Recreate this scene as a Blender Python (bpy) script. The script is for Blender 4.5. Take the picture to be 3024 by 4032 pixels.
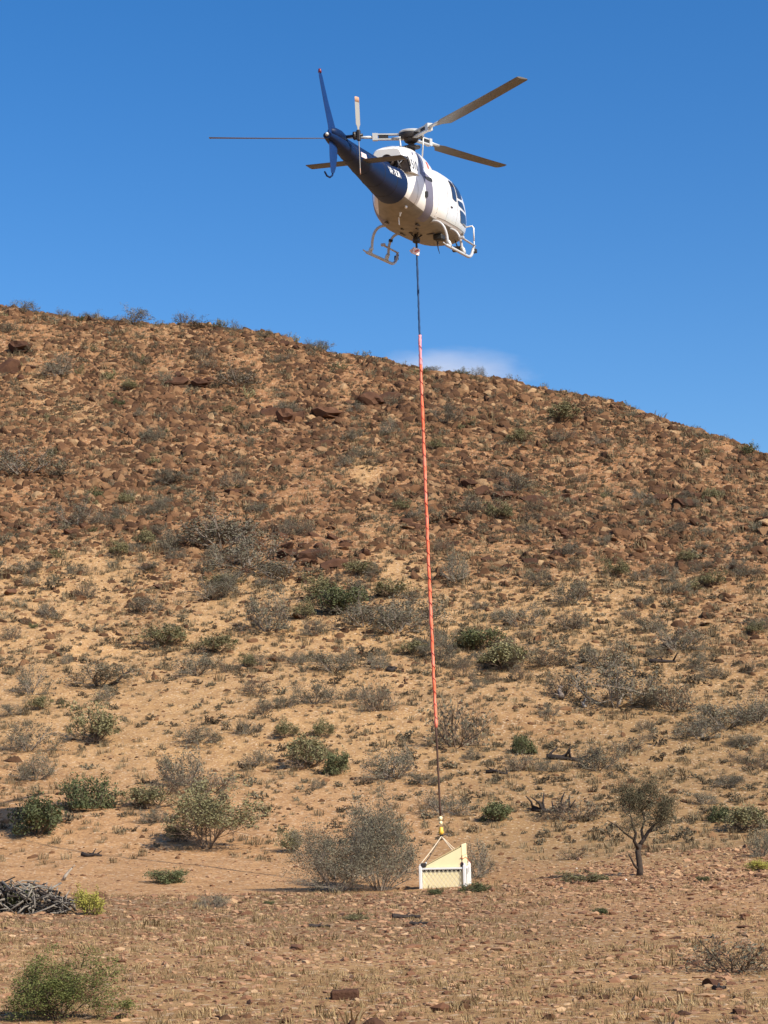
import bpy, math, random
import numpy as np
from math import sin, cos, pi, radians, atan, tan, sqrt, degrees
from mathutils import Vector, Matrix

sc = bpy.context.scene
COL = sc.collection
for o in list(bpy.data.objects):
    bpy.data.objects.remove(o)

# ------------------------------------------------------------------ camera
F = 7500.0                       # focal length in photo pixels (photo 3024 x 4032)
PIT = atan(1252 / F)
CAMZ = 1.6
cd = bpy.data.cameras.new("camera")
cam = bpy.data.objects.new("camera", cd)
COL.objects.link(cam)
cam.location = (0, 0, CAMZ)
cam.rotation_euler = (pi / 2 + PIT, 0, 0)
cd.sensor_fit = 'VERTICAL'
cd.sensor_height = 24
cd.lens = 24 * F / 4032
cd.clip_start = 0.5
cd.clip_end = 20000
sc.camera = cam

# ------------------------------------------------------------------ world, sun, exposure
SUN_EL = radians(41)
SUN_AZ = radians(-42)            # direction towards the sun, in the xy plane
world = bpy.data.worlds.new("World")
sc.world = world
world.use_nodes = True
nt = world.node_tree
nt.nodes.clear()
sky = nt.nodes.new('ShaderNodeTexSky')
sky.sky_type = 'NISHITA'
sky.sun_disc = False
sky.sun_elevation = SUN_EL
sky.sun_rotation = pi / 2 - SUN_AZ
sky.altitude = 300
sky.air_density = 1.0
sky.dust_density = 1.3
sky.ozone_density = 2.2
hs = nt.nodes.new('ShaderNodeHueSaturation')
hs.inputs['Saturation'].default_value = 1.40
hs.inputs['Hue'].default_value = .506
hs.inputs['Value'].default_value = 1.0
bg = nt.nodes.new('ShaderNodeBackground')
bg.inputs['Strength'].default_value = 0.112
wo = nt.nodes.new('ShaderNodeOutputWorld')
nt.links.new(sky.outputs[0], hs.inputs['Color'])
nt.links.new(hs.outputs[0], bg.inputs[0])
nt.links.new(bg.outputs[0], wo.inputs[0])

sd = bpy.data.lights.new("sun", 'SUN')
sd.energy = 4.6
sd.angle = radians(0.53)
sd.color = (1.0, 0.93, 0.80)
sun = bpy.data.objects.new("sun", sd)
COL.objects.link(sun)
SDIR = Vector((cos(SUN_AZ) * cos(SUN_EL), sin(SUN_AZ) * cos(SUN_EL), sin(SUN_EL)))
sun.rotation_euler = (-SDIR).to_track_quat('-Z', 'Y').to_euler()
sun.location = (30, -30, 60)

vs = sc.view_settings
vs.view_transform = 'Standard'
vs.look = 'None'
vs.exposure = 0.56
vs.gamma = 1.0
sc.cycles.max_bounces = 5
sc.cycles.diffuse_bounces = 2
sc.cycles.volume_bounces = 1

# ------------------------------------------------------------------ helpers
def pxdir(u, v):
    a = (u - 1512) / F
    b = (2016 - v) / F
    c, s = cos(PIT), sin(PIT)
    return (a, c - b * s, s + b * c)

def tag(o, label=None, cat=None, group=None, kind=None):
    if label: o['label'] = label
    if cat: o['category'] = cat
    if group: o['group'] = group
    if kind: o['kind'] = kind
    return o

def empty(name, loc=(0, 0, 0), rz=0.0):
    o = bpy.data.objects.new(name, None)
    o.empty_display_size = 0.2
    o.location = loc
    o.rotation_euler = (0, 0, rz)
    COL.objects.link(o)
    return o

def np_mesh(name, V, T, attrs=None, smooth=False):
    """triangle (or quad) mesh from numpy arrays"""
    V = np.asarray(V, np.float32)
    T = np.asarray(T, np.int32)
    me = bpy.data.meshes.new(name)
    k = T.shape[1]
    me.vertices.add(len(V))
    me.vertices.foreach_set('co', V.ravel())
    me.loops.add(T.size)
    me.loops.foreach_set('vertex_index', T.ravel())
    me.polygons.add(len(T))
    me.polygons.foreach_set('loop_start', np.arange(0, T.size, k, dtype=np.int32))
    me.polygons.foreach_set('use_smooth', np.full(len(T), smooth))
    me.update(calc_edges=True)
    for an, av in (attrs or {}).items():
        a = me.attributes.new(an, 'FLOAT', 'POINT')
        a.data.foreach_set('value', np.asarray(av, np.float32))
    return me

def link(name, me, mats=(), parent=None):
    o = bpy.data.objects.new(name, me)
    COL.objects.link(o)
    for m in (mats if isinstance(mats, (list, tuple)) else [mats]):
        if me.materials.find(m.name) < 0:
            me.materials.append(m)
    if parent is not None:
        o.parent = parent
    return o

class MB:
    """collects faces, builds ONE mesh object"""
    def __init__(self):
        self.v = []; self.f = []; self.s = []
    def add(self, verts, faces, smooth=False):
        n = len(self.v)
        self.v += [tuple(p) for p in verts]
        self.f += [tuple(i + n for i in f) for f in faces]
        self.s += [smooth] * len(faces)
        return self
    def box(self, c, size, rot=None, bev=0.0):
        x, y, z = [s / 2 for s in size]
        b = min(bev, x * .9, y * .9, z * .9)
        if b <= 0:
            P = [(sx * x, sy * y, sz * z) for sx in (-1, 1) for sy in (-1, 1) for sz in (-1, 1)]
            Fc = [(0, 1, 3, 2), (4, 6, 7, 5), (0, 4, 5, 1), (2, 3, 7, 6), (0, 2, 6, 4), (1, 5, 7, 3)]
        else:
            P = []; idx = {}
            for sx in (-1, 1):
                for sy in (-1, 1):
                    for sz in (-1, 1):
                        for ax in range(3):
                            q = [sx * (x - b), sy * (y - b), sz * (z - b)]
                            q[ax] = (sx * x, sy * y, sz * z)[ax]
                            idx[(sx, sy, sz, ax)] = len(P); P.append(tuple(q))
            Fc = []
            for ax in range(3):
                for s in (-1, 1):
                    o1, o2 = [a for a in range(3) if a != ax]
                    ring = []
                    for (a, bb) in ((-1, -1), (1, -1), (1, 1), (-1, 1)):
                        k = [0, 0, 0]; k[ax] = s; k[o1] = a; k[o2] = bb
                        ring.append(idx[(k[0], k[1], k[2], ax)])
                    Fc.append(tuple(ring if (s > 0) ^ (ax == 1) else ring[::-1]))
            for ax in range(3):
                o1, o2 = [a for a in range(3) if a != ax]
                for a in (-1, 1):
                    for bb in (-1, 1):
                        r = []
                        for (s, axx) in ((-1, o1), (1, o1), (1, o2), (-1, o2)):
                            k = [0, 0, 0]; k[ax] = s; k[o1] = a; k[o2] = bb
                            r.append(idx[(k[0], k[1], k[2], axx)])
                        Fc.append(tuple(r))
            for sx in (-1, 1):
                for sy in (-1, 1):
                    for sz in (-1, 1):
                        Fc.append(tuple(idx[(sx, sy, sz, a)] for a in range(3)))
        M = rot or Matrix.Identity(3)
        return self.add([tuple(M @ Vector(p) + Vector(c)) for p in P], Fc)
    def tube(self, pts, r, n=8, cap=True, flat=1.0, smooth=True):
        pts = [Vector(p) for p in pts]
        rs = r if isinstance(r, (list, tuple)) else [r] * len(pts)
        V = []; Fc = []
        t0 = (pts[1] - pts[0]).normalized()
        up = Vector((0, 0, 1)) if abs(t0.z) < .9 else Vector((0, 1, 0))
        a = t0.cross(up).normalized(); b = a.cross(t0).normalized()
        for i, p in enumerate(pts):
            if i == 0: t = t0
            elif i == len(pts) - 1: t = (pts[i] - pts[i - 1]).normalized()
            else: t = ((pts[i + 1] - p).normalized() + (p - pts[i - 1]).normalized()).normalized()
            a = (a - t * a.dot(t)).normalized(); b = t.cross(a).normalized()
            for k in range(n):
                an = 2 * pi * k / n
                V.append(p + a * cos(an) * rs[i] + b * sin(an) * rs[i] * flat)
        for i in range(len(pts) - 1):
            for k in range(n):
                k2 = (k + 1) % n
                Fc.append((i * n + k, i * n + k2, (i + 1) * n + k2, (i + 1) * n + k))
        if cap:
            Fc.append(tuple(range(n))[::-1]); Fc.append(tuple((len(pts) - 1) * n + k for k in range(n)))
        return self.add(V, Fc, smooth)
    def loft(self, rings, cap=True, smooth=True):
        n = len(rings[0]); V = []; Fc = []
        for r in rings: V += list(r)
        for i in range(len(rings) - 1):
            for k in range(n):
                k2 = (k + 1) % n
                Fc.append((i * n + k, i * n + k2, (i + 1) * n + k2, (i + 1) * n + k))
        if cap:
            Fc.append(tuple(range(n))[::-1]); Fc.append(tuple((len(rings) - 1) * n + k for k in range(n)))
        return self.add(V, Fc, smooth)
    def lathe(self, prof, c=(0, 0, 0), axis='z', n=24, smooth=True):
        rings = []
        for (r, h) in prof:
            ring = []
            for k in range(n):
                an = 2 * pi * k / n
                x, y = r * cos(an), r * sin(an)
                p = {'z': (x, y, h), 'y': (x, h, y), 'x': (h, x, y)}[axis]
                ring.append((p[0] + c[0], p[1] + c[1], p[2] + c[2]))
            rings.append(ring)
        return self.loft(rings, True, smooth)
    def grid(self, P, thick=None, smooth=True):
        """P[i][j] points"""
        ni, nj = len(P), len(P[0])
        V = [p for row in P for p in row]
        Fc = [(i * nj + j, i * nj + j + 1, (i + 1) * nj + j + 1, (i + 1) * nj + j) for i in range(ni - 1) for j in range(nj - 1)]
        return self.add(V, Fc, smooth)
    def mesh(self, name):
        me = bpy.data.meshes.new(name)
        me.from_pydata(self.v, [], self.f)
        me.polygons.foreach_set('use_smooth', self.s)
        me.update()
        import bmesh
        bm = bmesh.new(); bm.from_mesh(me)
        bmesh.ops.recalc_face_normals(bm, faces=bm.faces)
        bm.to_mesh(me); bm.free()
        return me
    def build(self, name, mat, parent=None, mesh_name=None):
        return link(name, self.mesh(mesh_name or name), mat, parent)

def auto_smooth(o, ang=35):
    try:
        o.data.set_sharp_from_angle(angle=radians(ang))
    except Exception:
        pass
    return o

# ------------------------------------------------------------------ materials
def mat(name, col, rough=0.6, metal=0.0, noise=0.0, nscale=6.0, bump=0.0, bscale=40.0, spec=0.5, coat=0.0, col2=None, emit=None):
    m = bpy.data.materials.new(name); m.use_nodes = True
    t = m.node_tree; b = t.nodes['Principled BSDF']
    b.inputs['Roughness'].default_value = rough
    b.inputs['Metallic'].default_value = metal
    b.inputs['Specular IOR Level'].default_value = spec
    b.inputs['Coat Weight'].default_value = coat
    b.inputs['Base Color'].default_value = (*col, 1)
    if noise > 0 or col2:
        tc = t.nodes.new('ShaderNodeTexCoord')
        nz = t.nodes.new('ShaderNodeTexNoise'); nz.inputs['Scale'].default_value = nscale
        nz.inputs['Detail'].default_value = 5
        t.links.new(tc.outputs['Object'], nz.inputs['Vector'])
        mx = t.nodes.new('ShaderNodeMix'); mx.data_type = 'RGBA'
        c2 = col2 or tuple(c * (1 - noise) for c in col)
        mx.inputs[6].default_value = (*col, 1); mx.inputs[7].default_value = (*c2, 1)
        mr = t.nodes.new('ShaderNodeMapRange'); mr.inputs[1].default_value = .4; mr.inputs[2].default_value = .68
        t.links.new(nz.outputs[0], mr.inputs[0]); t.links.new(mr.outputs[0], mx.inputs[0])
        t.links.new(mx.outputs[2], b.inputs['Base Color'])
    if bump > 0:
        tc = t.nodes.new('ShaderNodeTexCoord')
        nz = t.nodes.new('ShaderNodeTexNoise'); nz.inputs['Scale'].default_value = bscale
        bp = t.nodes.new('ShaderNodeBump'); bp.inputs['Strength'].default_value = bump; bp.inputs['Distance'].default_value = .02
        t.links.new(tc.outputs['Object'], nz.inputs['Vector'])
        t.links.new(nz.outputs[0], bp.inputs['Height']); t.links.new(bp.outputs[0], b.inputs['Normal'])
    return m

def ramp_mat(name, stops, rough=0.9, pscale=0.9, pweight=0.35, transl=0.0, bump=0.0, bscale=25.0):
    """colour by a per-instance number (attribute 'rnd' + object random) mixed with world-position noise"""
    m = bpy.data.materials.new(name); m.use_nodes = True
    t = m.node_tree; b = t.nodes['Principled BSDF']
    b.inputs['Roughness'].default_value = rough
    b.inputs['Specular IOR Level'].default_value = 0.15
    at = t.nodes.new('ShaderNodeAttribute'); at.attribute_name = 'rnd'
    oi = t.nodes.new('ShaderNodeObjectInfo')
    ad = t.nodes.new('ShaderNodeMath'); ad.operation = 'ADD'
    t.links.new(at.outputs['Fac'], ad.inputs[0]); t.links.new(oi.outputs['Random'], ad.inputs[1])
    fr = t.nodes.new('ShaderNodeMath'); fr.operation = 'FRACT'; t.links.new(ad.outputs[0], fr.inputs[0])
    ge = t.nodes.new('ShaderNodeNewGeometry')
    nz = t.nodes.new('ShaderNodeTexNoise'); nz.inputs['Scale'].default_value = pscale; nz.inputs['Detail'].default_value = 4
    t.links.new(ge.outputs['Position'], nz.inputs['Vector'])
    mr = t.nodes.new('ShaderNodeMapRange'); mr.inputs[1].default_value = .3; mr.inputs[2].default_value = .7
    t.links.new(nz.outputs[0], mr.inputs[0])
    mx = t.nodes.new('ShaderNodeMix'); mx.inputs[0].default_value = pweight
    t.links.new(fr.outputs[0], mx.inputs[2]); t.links.new(mr.outputs[0], mx.inputs[3])
    cr = t.nodes.new('ShaderNodeValToRGB')
    els = cr.color_ramp.elements
    while len(els) < len(stops): els.new(0.5)
    for e, (p, c) in zip(els, stops):
        e.position = p; e.color = (*c, 1)
    t.links.new(mx.outputs[0], cr.inputs[0])
    t.links.new(cr.outputs[0], b.inputs['Base Color'])
    if bump:
        n2 = t.nodes.new('ShaderNodeTexNoise'); n2.inputs['Scale'].default_value = bscale; n2.inputs['Detail'].default_value = 6
        t.links.new(ge.outputs['Position'], n2.inputs['Vector'])
        bp = t.nodes.new('ShaderNodeBump'); bp.inputs['Strength'].default_value = bump; bp.inputs['Distance'].default_value = .03
        t.links.new(n2.outputs[0], bp.inputs['Height']); t.links.new(bp.outputs[0], b.inputs['Normal'])
    return m

M = {}
M['white'] = mat('white_paint', (.80, .79, .76), .28, noise=.06, nscale=3, coat=.3)
M['belly'] = mat('shaded_belly_paint', (.22, .195, .155), .45, noise=.25, nscale=5)  # white paint darkened: the underside's shade is put into the colour
M['blue'] = mat('dark_blue_paint', (.003, .015, .060), .5, noise=.1, spec=.2)
M['fin_blue'] = mat('fin_blue_paint', (.004, .030, .13), .5, noise=.1, spec=.3)
M['stripe'] = mat('grey_violet_stripe', (.17, .16, .21), .4, noise=.1)
M['skid'] = mat('skid_paint', (.48, .48, .49), .35, noise=.2, nscale=4)
M['glass'] = mat('tinted_glass', (.02, .02, .03), .08, spec=.6)
M['black'] = mat('black_rubber', (.015, .015, .016), .6)
M['dark'] = mat('dark_metal', (.05, .045, .045), .5, metal=.4, noise=.4)
M['steel'] = mat('steel', (.45, .45, .44), .35, metal=.8, noise=.2)
M['lgrey'] = mat('light_grey_metal', (.55, .56, .55), .4, metal=.2, noise=.1)
M['blade'] = mat('grey_blade', (.11, .10, .088), .42, noise=.15, nscale=2)
M['tblade'] = mat('pale_tail_blade', (.32, .31, .28), .45)
M['orange'] = mat('orange_tip', (.55, .33, .22), .5)
M['red'] = mat('red_plastic', (.14, .008, .02), .35)
M['redpaint'] = mat('red_paint', (.60, .10, .05), .5)
M['exhaust'] = mat('dark_exhaust_metal', (.07, .05, .04), .6, metal=.3, noise=.5, nscale=12)
M['boomwhite'] = mat('white_letter', (.80, .80, .78), .5)
M['digit'] = mat('dark_letter', (.06, .06, .07), .5)
M['pinkwhite'] = mat('pink_white_label', (.80, .60, .58), .5)
M['line_blue'] = mat('navy_strap', (.012, .05, .14), .8)
M['line_orange'] = mat('orange_sleeve', (.80, .15, .065), .8, nscale=2.5, col2=(.82, .27, .19))
M['line_pink'] = mat('faded_pink_sleeve', (.80, .30, .34), .7, noise=.15, nscale=4)
M['line_brown'] = mat('dark_brown_strap', (.07, .032, .018), .8, noise=.3)
M['yellow'] = mat('yellow_hook', (.72, .42, .05), .5)
M['cream'] = mat('cream_panel', (.86, .74, .43), .6, noise=.05, nscale=5)
M['creamcore'] = mat('cream_panel_edge', (.60, .46, .24), .7)
M['shadowgap'] = mat('painted_gap_shade', (.06, .055, .05), .9)  # near-black colour standing in for the shade inside the gap
M['galv'] = mat('galvanised_white', (.78, .78, .76), .4, metal=.1)
M['rope'] = mat('pale_rope', (.62, .50, .36), .9)
M['redstrap'] = mat('red_ratchet_strap', (.55, .12, .04), .7)

ROCK_STOPS = [(0, (.045, .023, .013)), (.35, (.085, .043, .022)), (.6, (.14, .070, .034)), (.82, (.23, .130, .065)), (1, (.40, .27, .15))]
M['rock'] = ramp_mat('red_brown_rock', ROCK_STOPS, .9, .6, .25, bump=.8)
M['darkrock'] = ramp_mat('dark_red_rock', [(0, (.040, .020, .013)), (.5, (.080, .038, .022)), (1, (.14, .070, .040))], .85, 1.5, .5, bump=.7)
M['pebble'] = ramp_mat('mixed_gravel', [(0, (.10, .045, .025)), (.3, (.20, .10, .055)), (.6, (.33, .19, .11)), (.88, (.36, .225, .12)), (.98, (.45, .31, .19)), (1, (.76, .68, .58))], .9, 3, .12)
M['straw'] = ramp_mat('dry_straw', [(0, (.13, .09, .045)), (.5, (.24, .165, .080)), (1, (.40, .29, .15))], .9, .5, .3)
M['tussock'] = ramp_mat('dry_tussock', [(0, (.10, .075, .045)), (.4, (.17, .125, .07)), (.75, (.25, .19, .11)), (1, (.36, .26, .14))], .9, .25, .4)
M['clump'] = ramp_mat('brown_grey_clump', [(0, (.060, .042, .026)), (.4, (.105, .080, .050)), (.75, (.15, .125, .080)), (1, (.21, .18, .12))], .9, .4, .35)
M['twig'] = ramp_mat('grey_twig', [(0, (.11, .085, .065)), (.5, (.19, .155, .125)), (1, (.28, .235, .19))], .9, .8, .3)
M['browntwig'] = ramp_mat('brown_twig', [(0, (.075, .05, .035)), (.5, (.13, .09, .065)), (1, (.19, .14, .10))], .9, .8, .3)
M['greyleaf'] = ramp_mat('grey_olive_leaf', [(0, (.080, .072, .048)), (.5, (.135, .122, .082)), (1, (.21, .19, .13))], .8, .8, .4)
M['oliveleaf'] = ramp_mat('olive_leaf', [(0, (.095, .088, .042)), (.5, (.165, .150, .072)), (1, (.26, .235, .12))], .7, .8, .4)
M['greenleaf'] = ramp_mat('green_leaf', [(0, (.045, .053, .022)), (.5, (.088, .098, .042)), (1, (.155, .158, .072))], .6, .8, .4)
M['yellowleaf'] = ramp_mat('yellow_green_leaf', [(0, (.20, .19, .04)), (.5, (.32, .29, .06)), (1, (.42, .37, .10))], .7, .8, .4)
M['bark'] = mat('dark_bark', (.055, .036, .025), .9, noise=.5, nscale=14, bump=.5, bscale=30)
M['deadwood'] = mat('weathered_wood', (.12, .09, .07), .9, noise=.5, nscale=9, col2=(.26, .21, .17))
M['paledead'] = mat('bleached_wood', (.42, .36, .29), .9, noise=.4, nscale=9)
M['blackwood'] = mat('charred_wood', (.03, .02, .016), .9, noise=.5, nscale=9)

# ------------------------------------------------------------------ numpy noise
def _hash(ix, iy, seed):
    h = (ix.astype(np.int64) * 374761393 + iy.astype(np.int64) * 668265263 + seed * 982451653) & 0xffffffff
    h = ((h ^ (h >> 13)) * 1274126177) & 0xffffffff
    h = h ^ (h >> 16)
    return (h & 0xffffff) / float(0xffffff)

def vnoise(x, y, seed=0):
    x = np.asarray(x, float); y = np.asarray(y, float)
    ix = np.floor(x); iy = np.floor(y)
    fx = x - ix; fy = y - iy
    fx = fx * fx * (3 - 2 * fx); fy = fy * fy * (3 - 2 * fy)
    a = _hash(ix, iy, seed); b = _hash(ix + 1, iy, seed)
    c = _hash(ix, iy + 1, seed); d = _hash(ix + 1, iy + 1, seed)
    return (a * (1 - fx) + b * fx) * (1 - fy) + (c * (1 - fx) + d * fx) * fy * 1.0 - .5

def fbm(x, y, seed=0, oct=4):
    s = 0; a = 1
    for i in range(oct):
        s = s + a * vnoise(x * 2 ** i + 17.3 * i, y * 2 ** i - 9.1 * i, seed + i)
        a *= .5
    return s

# ------------------------------------------------------------------ terrain
def smooth(a, b, x):
    t = np.clip((x - a) / (b - a), 0, 1)
    return t * t * (3 - 2 * t)

BD = np.array([-1e4, 45, 50, 58, 72, 95, 122, 146, 170, 400, 3000.])
BZ = np.array([0, 0, .18, .95, 4.1, 11.2, 22.2, 34.4, 48.6, 180, 1700.])
_dd = np.linspace(0, 400, 1601)
_zz = np.interp(_dd, BD, BZ)
_k = np.hanning(33); _k /= _k.sum()
_zs = np.convolve(np.pad(_zz, 16, mode='edge'), _k, 'valid')
_zs[-40:] = _zz[-40:]
def base_h(d): return np.interp(d, _dd, _zs)

SKY_PX = [(-900, 1150), (0, 1212), (160, 1228), (400, 1262), (600, 1284), (800, 1294), (1080, 1325), (1180, 1368), (1300, 1392), (1500, 1408), (1620, 1436), (1690, 1466), (1800, 1486), (2000, 1506), (2200, 1546), (2400, 1588), (2600, 1655), (2800, 1716), (3024, 1796), (3500, 1990), (4200, 2260)]
_st = []; _se = []
for (u, v) in SKY_PX:
    d = pxdir(u, v); _st.append(d[0] / d[1]); _se.append(d[2] / d[1])
_st = np.array(_st); _se = np.array(_se)
SOFT = 2.0
def ridge(d, dc):
    # distance run, softly capped at dc: base height stops growing past the crest
    return dc - SOFT * np.logaddexp(0, (dc - d) / SOFT)
def hill(d, dc):
    e = ridge(d, dc)
    return base_h(e) - .30 * SOFT * np.logaddexp(0, (d - dc) / SOFT)
_T = np.linspace(-.5, .5, 201)
_TE = np.interp(_T, _st, _se)
_DC = []
_ds = np.linspace(60, 220, 321)
for te in _TE:
    lo, hi = 62., 200.
    for _ in range(30):
        mid = (lo + hi) / 2
        if ((hill(_ds, mid) - CAMZ) / _ds).max() > te: hi = mid
        else: lo = mid
    _DC.append((lo + hi) / 2)
_DC = np.array(_DC)

def H(x, y, fine=True):
    x = np.asarray(x, float); y = np.asarray(y, float)
    yy = np.maximum(y, 5)
    t = np.clip(x / yy, -.5, .5)
    dc = np.interp(t, _T, _DC)
    z = hill(yy, dc)
    near = 1 - smooth(52, 62, y)
    z = z + near * .075 * np.maximum(0, x) * smooth(18, 40, y) * (1 - .35 * smooth(44, 50, y))
    z = z + .16 * smooth(36, 42.5, y) * (1 - smooth(43.2, 45.2, y)) * (1 - .6 * smooth(2, 5, x))
    far = smooth(56, 85, y)
    z = z + far * (.55 * fbm(x / 13, y / 13, 3, 3) + .35 * fbm(x / 4.2 + .5 * y / 4.2, y / 4.2, 7, 3))
    # bedrock ledges on the upper hill
    led = smooth(.18, .32, fbm(x / 9, y / 16, 21, 3)) * smooth(78, 105, y)
    z = z + led * .45 * np.abs(fbm(x / 1.7, y / 2.6, 31, 2))
    z = z + (.05 + .05 * smooth(60, 90, y)) * fbm(x / 1.1, y / 1.1, 11, 3) + near * .10 * fbm(x / 5, y / 5, 5, 2)
    return z

def ground_at(u, v, dmin=10., dmax=220.):
    dx, dy, dz = pxdir(u, v)
    ks = np.arange(dmin, dmax, .1)
    X = ks * dx; Y = ks * dy; Z = CAMZ + ks * dz
    g = H(X, Y)
    i = np.argmax(Z < g)
    if Z[i] >= g[i]: return None
    if i > 0:
        a = Z[i - 1] - g[i - 1]; b = g[i] - Z[i]
        k = ks[i - 1] + .1 * a / (a + b)
    else: k = ks[0]
    return np.array([k * dx, k * dy, float(H(k * dx, k * dy))])

def project(P):
    x, y, z = P[..., 0], P[..., 1], P[..., 2] - CAMZ
    c, s = cos(PIT), sin(PIT)
    d = y * c + z * s; up = -y * s + z * c
    return 1512 + F * x / d, 2016 - F * up / d, d

# polar sheet: fine where the photo looks, coarse elsewhere, out to the horizon
az = np.concatenate([np.linspace(-180, -30, 31)[:-1], np.linspace(-30, -13, 60)[:-1], np.linspace(-13, 13, 420), np.linspace(13, 30, 60)[1:], np.linspace(30, 180, 31)[1:-1]])
az = np.radians(az)
rr = np.concatenate([[2.], np.linspace(5, 13, 9), np.arange(13.4, 45, .22), np.arange(45, 175, .26), np.linspace(176, 260, 40), np.geomspace(270, 6000, 24)])
na, nr = len(az), len(rr)
A, Rr = np.meshgrid(az, rr)
X = Rr * np.sin(A); Y = Rr * np.cos(A)
Z = H(X, Y)
farout = smooth(200, 600, Rr)
Z = Z * (1 - farout) + farout * -8
V = np.stack([X, Y, Z], -1).reshape(-1, 3)
V = np.concatenate([V, [[0, 0, 0]]])
idx = np.arange(nr * na).reshape(nr, na)
q = np.stack([idx[:-1, :], np.roll(idx, -1, 1)[:-1, :], np.roll(idx, -1, 1)[1:, :], idx[1:, :]], -1).reshape(-1, 4)
tri = np.concatenate([q[:, [0, 1, 2]], q[:, [0, 2, 3]]])
cen = np.stack([idx[0], np.full(na, nr * na), np.roll(idx[0], -1)], -1)
tri = np.concatenate([tri, cen])
tri = tri[:, ::-1]

# where the soil is bare and pale, where it is stony and red (real patches on the ground, by area)
def soil_map(P):
    u, v, d = project(P)
    y = P[..., 1]; x = P[..., 0]
    red = smooth(80, 125, y) * .85 + .10
    n = fbm(x / 6, y / 8, 41, 4)
    red = red + .55 * n
    # pale patches: (u, v, ru, rv, amount)
    for (cu, cv, ru, rv, a) in [(1440, 1800, 80, 300, -.75), (1560, 2200, 90, 160, -.45), (330, 1640, 220, 60, -.5), (150, 1560, 160, 90, -.35), (450, 2280, 480, 130, -.5), (1200, 2300, 260, 120, -.35),
                                (500, 2700, 600, 250, -.35), (1000, 2500, 350, 160, -.35), (2150, 2330, 350, 110, -.4), (2350, 2600, 260, 110, -.35),
                                (2300, 2100, 650, 260, .15), (900, 1550, 900, 150, .25), (2300, 1700, 600, 200, .35), (1500, 1500, 250, 120, .3),
                                (400, 1800, 450, 110, .2), (1250, 2180, 230, 120, .7), (2000, 1950, 300, 110, .7), (2700, 1980, 300, 90, .6), (1150, 1600, 260, 90, .6), (1500, 1550, 180, 70, .6), (700, 1950, 260, 90, .4),
                                (550, 3420, 750, 90, -.45), (2300, 3000, 800, 400, .10), (1300, 3150, 300, 100, -.1)]:
        red = red + a * np.exp(-((u - cu) / ru) ** 2 - ((v - cv) / rv) ** 2)
    return np.clip(red, 0, 1)
red = soil_map(V)
red[(V[:, 1] < 8)] = .2
# stony pinkish ground right of the crate, strawy litter in front
u, v, d = project(V)
pink = smooth(-2, 4, V[:, 0] - (V[:, 1] - 34) * -.35) * smooth(24, 36, V[:, 1]) * (1 - smooth(52, 56, V[:, 1]))
pink = np.maximum(pink, (1 - smooth(2, 5, V[:, 0])) * smooth(44.5, 46, V[:, 1]) * (1 - smooth(62, 75, V[:, 1])) * .9)
litter = np.clip(smooth(22, 34, V[:, 1]) * (1 - smooth(42.8, 44.6, V[:, 1])) * (1 - smooth(0, 5, V[:, 0])) * .95 + .5 * fbm(V[:, 0] / 2.5, V[:, 1] / 3.5, 57, 4) * (V[:, 1] < 43), 0, 1)
brn = np.clip(smooth(1900, 2700, u) * smooth(1900, 2300, v) * .55 + smooth(1500, 1900, u) * smooth(2650, 2950, v) * .65 + .35 * fbm(V[:, 0] / 4, V[:, 1] / 6, 55, 3), 0, 1) * smooth(44, 54, V[:, 1])
g = link('ground', np_mesh('ground', V, tri, {'red': red, 'pink': np.clip(pink, 0, 1), 'brn': brn, 'litter': litter}, True), [])

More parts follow.
